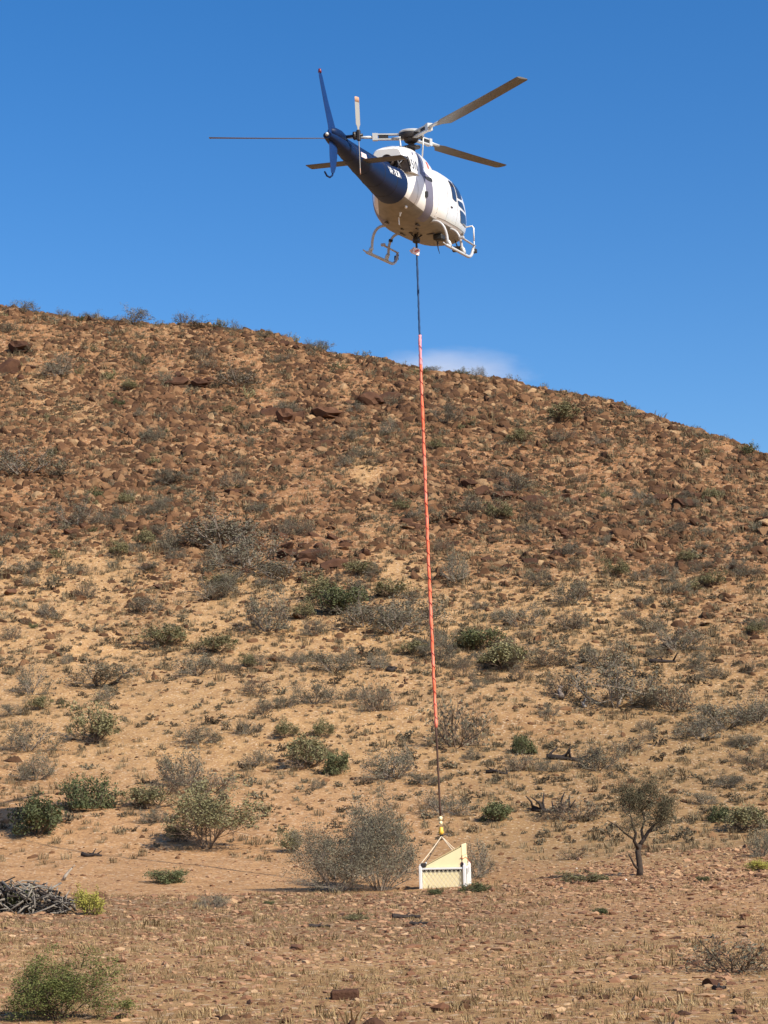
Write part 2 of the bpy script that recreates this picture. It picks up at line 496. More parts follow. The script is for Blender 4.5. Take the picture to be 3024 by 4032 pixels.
def ground_material():
    m = bpy.data.materials.new('dry_soil'); m.use_nodes = True
    t = m.node_tree; b = t.nodes['Principled BSDF']
    b.inputs['Roughness'].default_value = .95; b.inputs['Specular IOR Level'].default_value = .1
    ge = t.nodes.new('ShaderNodeNewGeometry')
    def nz(scale, det=5, rough=.6):
        n = t.nodes.new('ShaderNodeTexNoise'); n.inputs['Scale'].default_value = scale
        n.inputs['Detail'].default_value = det; n.inputs['Roughness'].default_value = rough
        t.links.new(ge.outputs['Position'], n.inputs['Vector']); return n
    def mr(src, a, b_, c=0., d_=1.):
        r = t.nodes.new('ShaderNodeMapRange')
        for i, vv in enumerate((a, b_, c, d_)): r.inputs[i + 1].default_value = vv
        t.links.new(src, r.inputs[0]); return r.outputs[0]
    def mixc(fac, c1, c2):
        x = t.nodes.new('ShaderNodeMix'); x.data_type = 'RGBA'
        if isinstance(fac, float): x.inputs[0].default_value = fac
        else: t.links.new(fac, x.inputs[0])
        for i, c in ((6, c1), (7, c2)):
            if isinstance(c, tuple): x.inputs[i].default_value = (*c, 1)
            else: t.links.new(c, x.inputs[i])
        return x.outputs[2]
    ar = t.nodes.new('ShaderNodeAttribute'); ar.attribute_name = 'red'
    ap = t.nodes.new('ShaderNodeAttribute'); ap.attribute_name = 'pink'
    n1 = nz(1.1, 6); n2 = nz(7, 6, .7); n3 = nz(.35, 4)
    tan_ = mixc(mr(n1.outputs[0], .38, .64), (.45, .275, .128), (.35, .205, .092))
    pk = mixc(mr(n1.outputs[0], .38, .64), (.45, .258, .125), (.36, .200, .092))
    c = mixc(ap.outputs['Fac'], tan_, pk)
    ab = t.nodes.new('ShaderNodeAttribute'); ab.attribute_name = 'brn'
    c = mixc(ab.outputs['Fac'], c, (.30, .185, .085))
    at_ = t.nodes.new('ShaderNodeAttribute'); at_.attribute_name = 'litter'
    c = mixc(at_.outputs['Fac'], c, (.215, .132, .068))
    redc = mixc(mr(n1.outputs[0], .38, .62), (.34, .178, .080), (.19, .090, .042))
    ad = t.nodes.new('ShaderNodeMath'); ad.operation = 'ADD'
    t.links.new(ar.outputs['Fac'], ad.inputs[0])
    sb = mr(n2.outputs[0], .3, .7, -.28, .28); t.links.new(sb, ad.inputs[1])
    c = mixc(mr(ad.outputs[0], .2, .85), c, redc)
    # coarse grit
    vo = t.nodes.new('ShaderNodeTexVoronoi'); vo.inputs['Scale'].default_value = 14
    t.links.new(ge.outputs['Position'], vo.inputs['Vector'])
    sp = t.nodes.new('ShaderNodeSeparateColor'); t.links.new(vo.outputs['Color'], sp.inputs[0])
    c = mixc(mr(sp.outputs[0], .55, .95, 0, .6), c, (.20, .105, .058))
    c = mixc(mr(sp.outputs[1], .90, .95, 0, .55), c, (.62, .47, .32))
    t.links.new(c, b.inputs['Base Color'])
    bp = t.nodes.new('ShaderNodeBump'); bp.inputs['Strength'].default_value = .9; bp.inputs['Distance'].default_value = .06
    n4 = nz(9, 8, .75)
    t.links.new(n4.outputs[0], bp.inputs['Height']); t.links.new(bp.outputs[0], b.inputs['Normal'])
    return m
g.data.materials.append(ground_material())
tag(g, kind='structure')

# ------------------------------------------------------------------ cloud low behind the ridge
cdir = Vector(pxdir(1760, 1474)); cpos = Vector((0, 0, CAMZ)) + cdir * 2400
bm_v = MB()
prof = [(max(.01, cos(a)), sin(a)) for a in np.linspace(-pi / 2, pi / 2, 13)]
bm_v.lathe(prof, (0, 0, 0), 'z', 24)
cl = bm_v.build('cloud', [])
cl.location = cpos; cl.scale = (128, 70, 38)
cm = bpy.data.materials.new('thin_cloud'); cm.use_nodes = True
t = cm.node_tree; t.nodes.clear()
ou = t.nodes.new('ShaderNodeOutputMaterial')
pv = t.nodes.new('ShaderNodeVolumePrincipled')
pv.inputs['Color'].default_value = (1, 1, 1, 1); pv.inputs['Anisotropy'].default_value = .0
tc = t.nodes.new('ShaderNodeTexCoord')
ln = t.nodes.new('ShaderNodeVectorMath'); ln.operation = 'LENGTH'
t.links.new(tc.outputs['Object'], ln.inputs[0])
nz = t.nodes.new('ShaderNodeTexNoise'); nz.inputs['Scale'].default_value = 2.4; nz.inputs['Detail'].default_value = 6; nz.inputs['Roughness'].default_value = .6
t.links.new(tc.outputs['Object'], nz.inputs['Vector'])
ad = t.nodes.new('ShaderNodeMath'); ad.operation = 'MULTIPLY_ADD'; ad.inputs[1].default_value = .9
t.links.new(nz.outputs[0], ad.inputs[0]); t.links.new(ln.outputs['Value'], ad.inputs[2])
mr = t.nodes.new('ShaderNodeMapRange'); mr.inputs[1].default_value = 1.35; mr.inputs[2].default_value = .55; mr.inputs[3].default_value = 0; mr.inputs[4].default_value = .011
t.links.new(ad.outputs[0], mr.inputs[0]); t.links.new(mr.outputs[0], pv.inputs['Density'])
t.links.new(pv.outputs[0], ou.inputs['Volume'])
cl.data.materials.append(cm)
tag(cl, 'faint thin white cloud low in the sky just behind the hill ridge', 'cloud')

# =================================================================== HELICOPTER
HROT = Matrix(((0.285851209, -0.957109935, -0.0472192574), (0.944388189, 0.289724963, -0.155532613), (0.162542407, -0.000134123561, 0.986701550)))
HT = Vector((0.8629, 48.6817, 16.6159))
heli = empty('helicopter', HT)
heli.rotation_euler = HROT.to_euler()
tag(heli, 'white and dark blue helicopter hovering in the sky with its skids out', 'helicopter')

ST = np.array([[3.47, .03, .97, 1.03], [3.42, .20, .88, 1.14], [3.3, .38, .78, 1.27], [3.0, .6, .66, 1.52], [2.6, .76, .6, 1.80], [2.2, .85, .58, 2.04], [1.8, .90, .57, 2.19], [1.4, .93, .57, 2.27], [.9, .935, .57, 2.30], [.3, .935, .57, 2.3],
               [-.2, .93, .58, 2.28], [-.7, .88, .61, 2.22], [-1.2, .78, .70, 2.15], [-1.7, .62, .87, 2.07], [-2.0, .52, .98, 2.02], [-2.2, .46, 1.05, 1.99], [-2.3, .44, 1.07, 1.98]])[::-1]
def catmull(xs, ys, x):
    i = int(np.clip(np.searchsorted(xs, x) - 1, 0, len(xs) - 2))
    h = xs[i + 1] - xs[i]; tt_ = (x - xs[i]) / h
    def slope(j):
        if j <= 0: return (ys[1] - ys[0]) / (xs[1] - xs[0])
        if j >= len(xs) - 1: return (ys[-1] - ys[-2]) / (xs[-1] - xs[-2])
        return (ys[j + 1] - ys[j - 1]) / (xs[j + 1] - xs[j - 1])
    m0, m1 = slope(i) * h, slope(i + 1) * h
    a = tt_
    return (2 * a ** 3 - 3 * a ** 2 + 1) * ys[i] + (a ** 3 - 2 * a ** 2 + a) * m0 + (-2 * a ** 3 + 3 * a ** 2) * ys[i + 1] + (a ** 3 - a ** 2) * m1
def hull_params(x):
    w, zb, zt = [catmull(ST[:, 0], ST[:, i], x) for i in (1, 2, 3)]
    n = np.interp(x, [-2.3, -1.2, 0, 2.6, 3.4], [2.1, 2.6, 2.9, 2.7, 2.1])
    return w, zb, zt, n
def hull_y(x, z):
    w, zb, zt, n = hull_params(x)
    q_ = abs(z - (zb + zt) / 2) / ((zt - zb) / 2)
    q_ = min(q_, .999)
    return w * (1 - q_ ** n) ** (1 / n)
def hull_ring(x, n_=44, off=0.0):
    w, zb, zt, n = hull_params(x)
    zc, h = (zb + zt) / 2, (zt - zb) / 2
    R_ = []
    for k in range(n_):
        a = 2 * pi * k / n_ + .0001
        c, s = cos(a), sin(a)
        R_.append((x, (w + off) * math.copysign(abs(c) ** (2 / n), c), zc + (h + off) * math.copysign(abs(s) ** (2 / n), s)))
    return R_
xs = list(np.linspace(-2.2, 3.2, 55)) + [3.26, 3.32, 3.37, 3.41, 3.44, 3.46, 3.47]
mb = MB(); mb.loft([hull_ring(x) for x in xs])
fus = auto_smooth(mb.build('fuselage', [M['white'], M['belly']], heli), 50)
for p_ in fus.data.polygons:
    if p_.normal.z < -.62 and p_.center.x < 2.9: p_.material_index = 1  # downward faces get the painted belly shade

def hull_patch(corners, off=.006, side=-1, ni=8, nj=8, rnd=.0):
    """corners: (x,z) quad tl,tr,br,bl -> patch lying on the hull"""
    P = []
    for i in range(ni + 1):
        row = []
        b_ = i / ni
        for j in range(nj + 1):
            a = j / nj
            aa = a; bb = b_
            if rnd:
                # pull the corners in so that the outline is rounded
                ca, cb = abs(2 * a - 1), abs(2 * b_ - 1)
                k = 1 - rnd * max(0, ca + cb - 1.4)
                aa = .5 + (a - .5) * k; bb = .5 + (b_ - .5) * k
            x = (corners[0][0] * (1 - aa) + corners[1][0] * aa) * (1 - bb) + (corners[3][0] * (1 - aa) + corners[2][0] * aa) * bb
            z = (corners[0][1] * (1 - aa) + corners[1][1] * aa) * (1 - bb) + (corners[3][1] * (1 - aa) + corners[2][1] * aa) * bb
            row.append((x, side * (hull_y(x, z) + off), z))
        P.append(row)
    return P
def solid_patch(mb, corners, off=.008, side=-1, rnd=.2, n=8):
    P = hull_patch(corners, off, side, n, n, rnd)
    Q = [[(p[0], p[1] - side * .03, p[2]) for p in row] for row in P]
    mb.grid(P)
    ring = [(0, j) for j in range(n)] + [(i, n) for i in range(n)] + [(n, j) for j in range(n, 0, -1)] + [(i, 0) for i in range(n, 0, -1)]
    V_ = [P[i][j] for i, j in ring] + [Q[i][j] for i, j in ring]
    m_ = len(ring)
    mb.add(V_, [(k, (k + 1) % m_, m_ + (k + 1) % m_, m_ + k) for k in range(m_)])
# stripe band round the body (starboard and port) with an inlet and a small box
def stripe_path(z):   # rear edge, front edge at a given height
    r = np.interp(z, [.66, .9, 1.2, 1.6, 1.85, 2.02], [-1.22, -1.30, -1.40, -1.42, -1.44, -1.5])
    f_ = np.interp(z, [.66, .9, 1.2, 1.6, 1.85, 2.02], [-.90, -.98, -1.06, -1.07, -1.08, -1.22])
    return r, f_
mb = MB()
for side in (-1, 1):
    P = []
    for z in np.linspace(.72, 2.02, 30):
        r, f_ = stripe_path(z)
        P.append([(x, side * (hull_y(x, z) + .005), z) for x in np.linspace(r, f_, 6)])
    mb.grid(P)
st = mb.build('side_stripe', M['stripe'], heli)
mb = MB(); solid_patch(mb, [(-1.38, 1.83), (-.99, 1.83), (-1.02, 1.70), (-1.30, 1.72)], .010, -1, .25)
mb.build('air_inlet', M['black'], heli)
mb = MB(); solid_patch(mb, [(-1.46, 1.42), (-1.36, 1.42), (-1.36, 1.27), (-1.46, 1.27)], .03, -1, .1)
mb.build('camera_pod', M['black'], heli)
# windows
wins = {'window': [[(.42, 2.0), (.86, 2.02), (.90, 1.45), (.46, 1.50)], [(.98, 2.04), (1.50, 2.02), (1.62, 1.62), (1.0, 1.60)],
                   [(1.02, 1.54), (1.62, 1.55), (2.06, 1.36), (1.10, 1.40)], [(1.2, 1.32), (2.12, 1.28), (2.36, .98), (1.42, 1.0)]]}
for side in (-1, 1):
    for c in wins['window']:
        mb = MB(); solid_patch(mb, c, .007, side, .10)
        mb.build('window', M['glass'], heli)
# windshield
mb = MB()
for s in (-1, 1):
    P = []
    for x in np.linspace(2.05, 3.22, 12):
        w, zb, zt, n = hull_params(x)
        zc, h = (zb + zt) / 2, (zt - zb) / 2
        row = []
        for a in np.linspace(radians(32), radians(86), 9):
            c_, s_ = cos(a), sin(a)
            row.append((x + .004, s * (w + .006) * abs(c_) ** (2 / n), zc + (h + .006) * abs(s_) ** (2 / n)))
        P.append(row)
    mb.grid(P)
mb.build('windshield', M['glass'], heli)
# door seams, handles
mb = MB()
for x0 in (-.05, .95):
    mb.tube([(x0 + .05 * k_, -(hull_y(x0 + .05 * k_, z) - .001), z) for k_, z in zip(np.linspace(0, 1, 12), np.linspace(2.0, .85, 12))], .004, 5)
mb.tube([(x, -(hull_y(x, .86) - .001), .86) for x in np.linspace(-.6, 2.5, 24)], .005, 5)
mb.build('door_seam', M['dark'], heli)
mb = MB(); mb.box((.35, -.94, 1.25), (.16, .02, .04), bev=.006)
mb.build('door_handle', M['dark'], heli)

# engine cowling ------------------------------------------------------
CT = [(.92, .26, 2.28, 1.9), (.80, .34, 2.38, 1.9), (.60, .40, 2.49, 1.9), (.35, .44, 2.58, 1.9), (0, .46, 2.64, 1.9), (-.5, .48, 2.67, 1.9), (-1.1, .49, 2.66, 1.9), (-1.7, .48, 2.60, 1.9), (-2.1, .46, 2.53, 1.92), (-2.2, .45, 2.50, 1.95)]
def cowl_y(x, z):
    xs_ = [c[0] for c in CT][::-1]
    w = np.interp(x, xs_, [c[1] for c in CT][::-1]); zt = np.interp(x, xs_, [c[2] for c in CT][::-1]); zb = 1.82
    q_ = np.clip((z - zb) / (zt - zb), 0, .999)
    return (w + .12 * (1 - q_)) * (1 - q_ ** 3.2) ** (1 / 3.0)
def cowl_ring(x, w, zt, zb_):
    R_ = []
    zs = [1.82 + (zt - 1.82) * q_ for q_ in (0, .2, .4, .55, .7, .8, .88, .94, .98, .999)]
    for z in zs: R_.append((x, -cowl_y(x, z), z))
    R_.append((x, 0, zt + .004))
    for z in zs[::-1]: R_.append((x, cowl_y(x, z), z))
    return R_
mb = MB()
cx = np.linspace(-2.2, .92, 34)
rings = []
xs_ = [c[0] for c in CT][::-1]
for x in cx:
    w = np.interp(x, xs_, [c[1] for c in CT][::-1]); zt = np.interp(x, xs_, [c[2] for c in CT][::-1])
    rings.append(cowl_ring(x, w, zt, 0))
mb.loft(rings, cap=False)
mb.add(rings[-1], [tuple(range(len(rings[-1])))])
cow = auto_smooth(mb.build('engine_cowling', M['white'], heli), 40)
mb = MB()     # dark bulkhead closing the cowling's rear
mb.add([(p[0] + .012, p[1] * .985, p[2] - .01) for p in rings[0]], [tuple(range(len(rings[0])))])
bay = mb.build('engine_bay', M['exhaust'], cow)
mb = MB(); hr = []      # hood overhanging the exhaust
for x, k_, zt in ((-2.185, 1.0, 2.505), (-2.26, .97, 2.48), (-2.34, .92, 2.45), (-2.38, .82, 2.41)):
    zs = [2.20 + (zt - 2.20) * q_ for q_ in (0, .3, .55, .75, .9, .99)]
    hr.append([(x, -cowl_y(-2.19, z) * k_ * (1 if i < 4 else .93 if i == 4 else .7), z) for i, z in enumerate(zs)] + [(x, cowl_y(-2.19, z) * k_ * (1 if i > 1 else .93 if i == 1 else .7), z) for i, z in enumerate(zs[::-1])])
mb.loft(hr)
auto_smooth(mb.build('exhaust_hood', M['white'], cow), 40)
mb = MB()
mb.lathe([(.13, 0), (.14, -.20), (.155, -.40), (.13, -.40), (.12, -.10), (.02, -.08)], (-2.1, -.02, 2.10), 'x', 20)
mb.build('exhaust_pipe', M['exhaust'], cow)
for pts_ in ([(-2.19, -.30, 1.95), (-2.32, -.27, 2.02), (-2.34, -.24, 2.22)], [(-2.19, -.38, 2.18), (-2.34, -.28, 2.00), (-2.19, -.2, 1.96)], [(-2.19, .3, 2.02), (-2.32, .28, 2.12), (-2.3, .25, 2.23)]):
    mb = MB(); mb.tube(pts_, .018, 6); mb.build('engine_pipe', M['steel'], cow)
# side opening at the rear of the cowling, open engine port
mb = MB()
P = [[(x, -(cowl_y(x, z) + .006), z) for x in np.linspace(-2.195, -2.13, 4)] for z in np.linspace(1.95, 2.22, 6)]
mb.grid(P); mb.build('cowling_side_opening', M['exhaust'], cow)
mb = MB(); mb.lathe([(.001, -.012), (.055, -.010), (.055, .02)], (-1.62, -(cowl_y(-1.62, 2.36)) + .004, 2.36), 'y', 16)
mb.build('vent_port', M['stripe'], cow)
mb = MB()   # stripe on the cowling, narrowing upwards
P = []
for z in np.linspace(1.9, 2.5, 14):
    a_ = (z - 1.9) / .6
    r, f_ = -1.45 + .28 * a_, -1.12 + .12 * a_
    P.append([(x, -(cowl_y(x, z) + .005), z) for x in np.linspace(r, f_, 5)])
mb.grid(P); mb.build('cowling_stripe', M['stripe'], cow)
mb = MB()
P = [[(x + (z - 2.25) * .3, -(cowl_y(x, z) + .006), z) for x in np.linspace(-.40, -.22, 4)] for z in np.linspace(2.20, 2.40, 6)]
mb.grid(P); mb.build('red_mark', M['redpaint'], cow)
for k in range(4):
    mb = MB(); mb.lathe([(.001, .012), (.02, .01), (.02, -.03)], (-2.05 + .2 * k, -.26, 2.50 + .035 * k), 'z', 8); mb.build('cowling_fastener', M['dark'], cow)

# lettering -------------------------------------------------------------
def text_mesh(s, size):
    cu = bpy.data.curves.new('txt', 'FONT'); cu.body = s; cu.size = size; cu.resolution_u = 4
    ob = bpy.data.objects.new('txt', cu); COL.objects.link(ob)
    dg = bpy.context.evaluated_depsgraph_get()
    me = bpy.data.meshes.new_from_object(ob.evaluated_get(dg))
    bpy.data.objects.remove(ob); bpy.data.curves.remove(cu)
    return me
def text_on(s, size, x0, z0, surf, name, m, parent, off=.010, sx=1.0, slope=0.0):
    me = text_mesh(s, size)
    for v_ in me.vertices:
        x = x0 + v_.co.x * sx; z = z0 + v_.co.y + slope * v_.co.x
        v_.co = (x, -(surf(x, z) + off), z)
    me.materials.clear(); me.name = name
    return link(name, me, m, parent)
text_on('510', .36, -2.07, 1.92, lambda x, z: max(float(cowl_y(x, min(z, 2.5))), hull_y(x, z)), 'number_decal', M['digit'], cow, sx=.9)

# tail boom ----------------------------------------------------------------
BX = [-2.19, -2.6, -3.2, -4.0, -4.8, -5.6, -6.3, -6.9, -7.25]
BW = [.462, .42, .37, .32, .275, .225, .185, .15, .10]
BB = [1.045, 1.09, 1.16, 1.27, 1.39, 1.52, 1.63, 1.72, 1.79]
BT = [1.995, 1.96, 1.93, 1.92, 1.92, 1.93, 1.94, 1.95, 1.93]
def boomp(x):
    xr = BX[::-1]
    return [float(np.interp(x, xr, a[::-1])) for a in (BW, BB, BT)]
def boom_y(x, z):
    w, zb, zt = boomp(x); q_ = min(abs(z - (zb + zt) / 2) / ((zt - zb) / 2), .999)
    return w * (1 - q_ ** 2.1) ** (1 / 2.1)
mb = MB(); rings = []
for x in np.linspace(-2.19, -7.25, 40):
    w, zb, zt = boomp(x); zc, h = (zb + zt) / 2, (zt - zb) / 2
    rings.append([(x, w * math.copysign(abs(cos(a)) ** (2 / 2.1), cos(a)), zc + h * math.copysign(abs(sin(a)) ** (2 / 2.1), sin(a))) for a in [2 * pi * k / 32 + .001 for k in range(32)]])
mb.loft(rings)
boom = auto_smooth(mb.build('tail_boom', M['blue'], heli), 50)
mb = MB(); rings = []
for x in np.linspace(-2.35, -6.2, 20):
    w, zb, zt = boomp(x)
    rings.append([(x, .11 * cos(a), zt - .02 + .12 * max(sin(a), -.3)) for a in [2 * pi * k / 14 for k in range(14)]])
mb.loft(rings)
mb.build('drive_shaft_cover', M['blue'], boom)
mb = MB(); rings = []
for x, w, h in [(-5.95, .04, .03), (-6.1, .12, .10), (-6.4, .14, .14), (-6.75, .13, .13), (-7.0, .07, .07)]:
    rings.append([(x, w * cos(a), 2.0 + h * sin(a)) for a in [2 * pi * k / 14 for k in range(14)]])
mb.loft(rings)
mb.build('gearbox_fairing', M['blue'], boom)
mb = MB(); mb.lathe([(.01, -.05), (.035, -.035), (.045, 0), (.03, .05)], (-7.27, 0, 1.88), 'x', 14)
mb.build('tail_light', M['lgrey'], boom)
text_on('VH-SDR', .26, -3.42, 1.60, boom_y, 'registration_decal', M['boomwhite'], boom, sx=.86, slope=-.03)
mb = MB()
P = [[(x, -(boom_y(x, z) + .006), z) for x in np.linspace(-5.42, -5.05, 6)] for z in np.linspace(1.66, 1.78, 4)]
mb.grid(P); lab = mb.build('warning_label', M['pinkwhite'], boom)

for xr in (-2.9, -3.75, -4.7, -5.7):
    mb = MB(); w, zb, zt = boomp(xr); zc, h = (zb + zt) / 2, (zt - zb) / 2
    mb.tube([(xr, (w + .001) * math.copysign(abs(cos(a)) ** (2 / 2.1), cos(a)), zc + (h + .001) * math.copysign(abs(sin(a)) ** (2 / 2.1), sin(a))) for a in np.linspace(.01, 2 * pi + .01, 33)], .005, 4, cap=False)
    mb.build('boom_seam', M['black'], boom)
for xr, z0, z1 in ((-.75, .85, 2.05), (-1.75, 1.0, 1.85)):
    mb = MB(); mb.tube([(xr, -(hull_y(xr, z) - .001), z) for z in np.linspace(z0, z1, 12)], .004, 4); mb.build('panel_seam', M['dark'], heli)
mb = MB(); mb.tube([(x, -(cowl_y(x, 2.12) if x < .2 else cowl_y(x, 2.12)) + .001, 2.12) for x in np.linspace(-1.05, .6, 12)], .004, 4); mb.build('cowling_seam', M['dark'], cow)
# fins: airfoil slabs ------------------------------------------------------
def airfoil_ring(le, te, th, frame):
    """le, te: chord ends; th: thickness direction vector scaled"""
    R_ = []
    le = Vector(le); te = Vector(te); th = Vector(th)
    for k in range(16):
        a = 2 * pi * k / 16
        s_ = (1 - cos(a)) / 2
        t_ = sin(a) * (.5 + .5 * (1 - s_)) * .75
        R_.append(tuple(le + (te - le) * s_ + th * t_))
    return R_
def fin(rows, thick, name, m, parent):
    mb = MB()
    mb.loft([airfoil_ring(le, te, (0, th, 0), None) for (le, te, th) in rows])
    return auto_smooth(mb.build(name, m, parent), 60)
vf = fin([((-6.45, 0, 1.85), (-7.12, 0, 1.85), .07), ((-6.62, 0, 2.1), (-7.16, 0, 2.1), .065), ((-7.08, 0, 2.65), (-7.42, 0, 2.62), .05), ((-7.44, 0, 3.18), (-7.66, 0, 3.14), .04), ((-7.50, 0, 3.24), (-7.66, 0, 3.22), .02)], 0, 'vertical_fin', M['fin_blue'], heli)
mb = MB(); mb.lathe([(.001, .06), (.03, .05), (.04, .0), (.04, -.04)], (-7.58, 0, 3.26), 'z', 12)
mb.build('beacon', M['red'], vf)
lf = fin([((-6.55, 0, 1.75), (-7.12, 0, 1.75), .07), ((-6.62, 0, 1.45), (-7.14, 0, 1.42), .07), ((-6.74, 0, 1.2), (-7.12, 0, 1.15), .06), ((-6.86, 0, 1.06), (-7.08, 0, 1.02), .04)], 0, 'ventral_fin', M['fin_blue'], heli)
mb = MB(); mb.tube([(-6.92, 0, 1.12), (-7.0, 0, .98), (-7.2, 0, .90), (-7.42, 0, .90), (-7.56, 0, .97)], .022, 8)
mb.build('tail_guard', M['blue'], lf)
# horizontal stabiliser
mb = MB()
rings = []
for y in (-1.21, -1.19, -.3, .3, 1.19, 1.21):
    e = .45 if abs(y) > 1.2 else 1
    rings.append(airfoil_ring((-4.78 - (1 - e) * .05, y, 1.62), (-5.33 + (1 - e) * .05, y, 1.62), (0, 0, .05 * e), None))
mb.loft(rings)
auto_smooth(mb.build('horizontal_stabiliser', M['blade'] if False else mat('stabiliser_paint', (.035, .035, .045), .4, noise=.2), heli), 60)

# tail rotor ------------------------------------------------------------------
TRX, TRY, TRZ = -6.17, -.42, 2.01
tr = MB()
tr.tube([(TRX, -.05, TRZ), (TRX, -.52, TRZ)], .035, 10)
tr.tube([(TRX, TRY + .12, TRZ), (TRX, TRY + .06, TRZ)], .10, 12)
tr.box((TRX, TRY, TRZ), (.10, .09, .26), bev=.02)
tr.tube([(TRX + .14, TRY + .08, TRZ - .02), (TRX - .12, TRY + .08, TRZ + .02)], .02, 6)
tr.tube([(TRX + .13, TRY + .08, TRZ), (TRX + .08, TRY, TRZ + .16)], .014, 6)
tro = tr.build('tail_rotor', M['dark'], heli)
for s in (1, -1):
    mb = MB(); rings = []
    for r, ch, off in [(.12, .05, 0), (.20, .09, 0), (.26, .185, 0), (.60, .185, 0), (.78, .185, 0)]:
        tw = radians(16) * s
        le = Vector((cos(tw) * ch * .5, -sin(tw) * ch * .5, 0)); 
        z = TRZ + s * r
        rings.append(airfoil_ring(Vector((TRX + .03 * s * 0, TRY, z)) + le, Vector((TRX, TRY, z)) - le, (.0, .02, 0), None))
    mb.loft(rings)
    bl = auto_smooth(mb.build('tail_rotor_blade', M['tblade'], tro), 60)
    mb = MB(); rings = []
    for r in (.78, .89, .905):
        ch = .185 if r < .9 else .14
        le = Vector((cos(tw) * ch * .5, -sin(tw) * ch * .5, 0)); z = TRZ + s * r
        rings.append(airfoil_ring(Vector((TRX, TRY, z)) + le, Vector((TRX, TRY, z)) - le, (.0, .02, 0), None))
    mb.loft(rings); mb.build('blade_tip', M['orange'], bl)

# main rotor ------------------------------------------------------------------
HZ = 3.18
mb = MB(); mb.lathe([(.13, 2.55), (.11, 2.7), (.085, 2.9), (.085, 3.02), (.12, 3.06)], (0, 0, 0), 'z', 16)
mast = mb.build('rotor_mast', M['dark'], heli)
mb = MB()
mb.lathe([(.10, HZ - .20), (.17, HZ - .16), (.20, HZ - .08), (.30, HZ - .06), (.325, HZ + .02), (.31, HZ + .07), (.1, HZ + .075)], (0, 0, 0), 'z', 28)
hub = auto_smooth(mb.build('rotor_head', M['dark'], heli), 40)
mb = MB(); mb.lathe([(.05, HZ + .078), (.315, HZ + .078), (.32, HZ + .115), (.27, HZ + .15), (.05, HZ + .165)], (0, 0, 0), 'z', 28)
auto_smooth(mb.build('hub_cap', M['lgrey'], hub), 40)
mb = MB()
mb.lathe([(.14, 2.84), (.24, 2.85), (.25, 2.90), (.14, 2.93)], (0, 0, 0), 'z', 20)
mb.build('swashplate', M['dark'], hub)
AZ0 = 105.5
CONE = radians(2.0)
for k in range(3):
    a = radians(AZ0 + 120 * k)
    Mz = Matrix.Rotation(a, 3, 'Z')
    CONE = radians((2.6, 3.7, -.2)[k])
    def W(p):
        p = Vector(p)
        r = p.x
        q_ = Vector((p.x * cos(CONE) if p.x > .3 else p.x, p.y, HZ - .03 + (p.z) + (r * sin(CONE) if r > 0 else 0)))
        return tuple(Mz @ q_)
    mb = MB()
    for (z, h) in ((.055, .035), (-.075, .035)):
        c = [W((.12, -.07, z)), W((.12, .07, z)), W((.98, .06, z)), W((.98, -.06, z))]
        c2 = [W((.12, -.07, z + h)), W((.12, .07, z + h)), W((.98, .06, z + h)), W((.98, -.06, z + h))]
        mb.add(c + c2, [(0, 1, 2, 3), (4, 5, 6, 7), (0, 1, 5, 4), (1, 2, 6, 5), (2, 3, 7, 6), (3, 0, 4, 7)])
    x0 = .88
    c = [W((x, y, z)) for x in (x0, 1.02) for y in (-.075, .075) for z in (-.09, .10)]
    mb.add(c, [(0, 1, 3, 2), (4, 6, 7, 5), (0, 4, 5, 1), (2, 3, 7, 6), (0, 2, 6, 4), (1, 5, 7, 3)])
    mb.tube([W((1.0, 0, 0)), W((1.5, 0, 0))], [.06, .045], 8, flat=.7)
    arm = mb.build('rotor_arm', M['lgrey'], hub)
    mb = MB(); c = [W((x, y, z)) for x in (.6, .86) for y in (-.05, .05) for z in (-.035, .05)]
    mb.add(c, [(0, 1, 3, 2), (4, 6, 7, 5), (0, 4, 5, 1), (2, 3, 7, 6), (0, 2, 6, 4), (1, 5, 7, 3)])
    mb.build('arm_damper', M['black'], arm)
    # pitch link and horn
    mb = MB()
    mb.tube([W((.30, .20, -.06)), tuple(Mz @ Vector((.26, .17, 2.58)))], .022, 8)
    mb.tube([W((.50, .06, -.04)), W((.28, .22, -.05))], .025, 6)
    mb.build('pitch_link', M['lgrey'], arm)
    # blade
    mb = MB(); rings = []
    for r, ch, tw in [(1.25, .10, 12), (1.45, .16, 12), (1.68, .34, 11.5), (2.4, .352, 10), (3.4, .352, 8), (4.4, .352, 6), (5.28, .352, 4.5), (5.345, .30, 4.5)]:
        t_ = radians(tw + 2)
        droop = CONE * r + .0025 * r * r - .012 * r
        Mz2 = Mz
        # leading edge: clockwise rotor seen from above
        le = Vector((r, -ch * .28 * cos(t_), HZ - .03 + droop + ch * .28 * sin(t_)))
        te = Vector((r, ch * .72 * cos(t_), HZ - .03 + droop - ch * .72 * sin(t_)))
        th = Vector((0, 0, .024 if ch > .3 else .035))
        rings.append(airfoil_ring(Mz2 @ le, Mz2 @ te, Mz2 @ th, None))
    mb.loft(rings)
    auto_smooth(mb.build('rotor_blade', M['blade'], heli), 60)

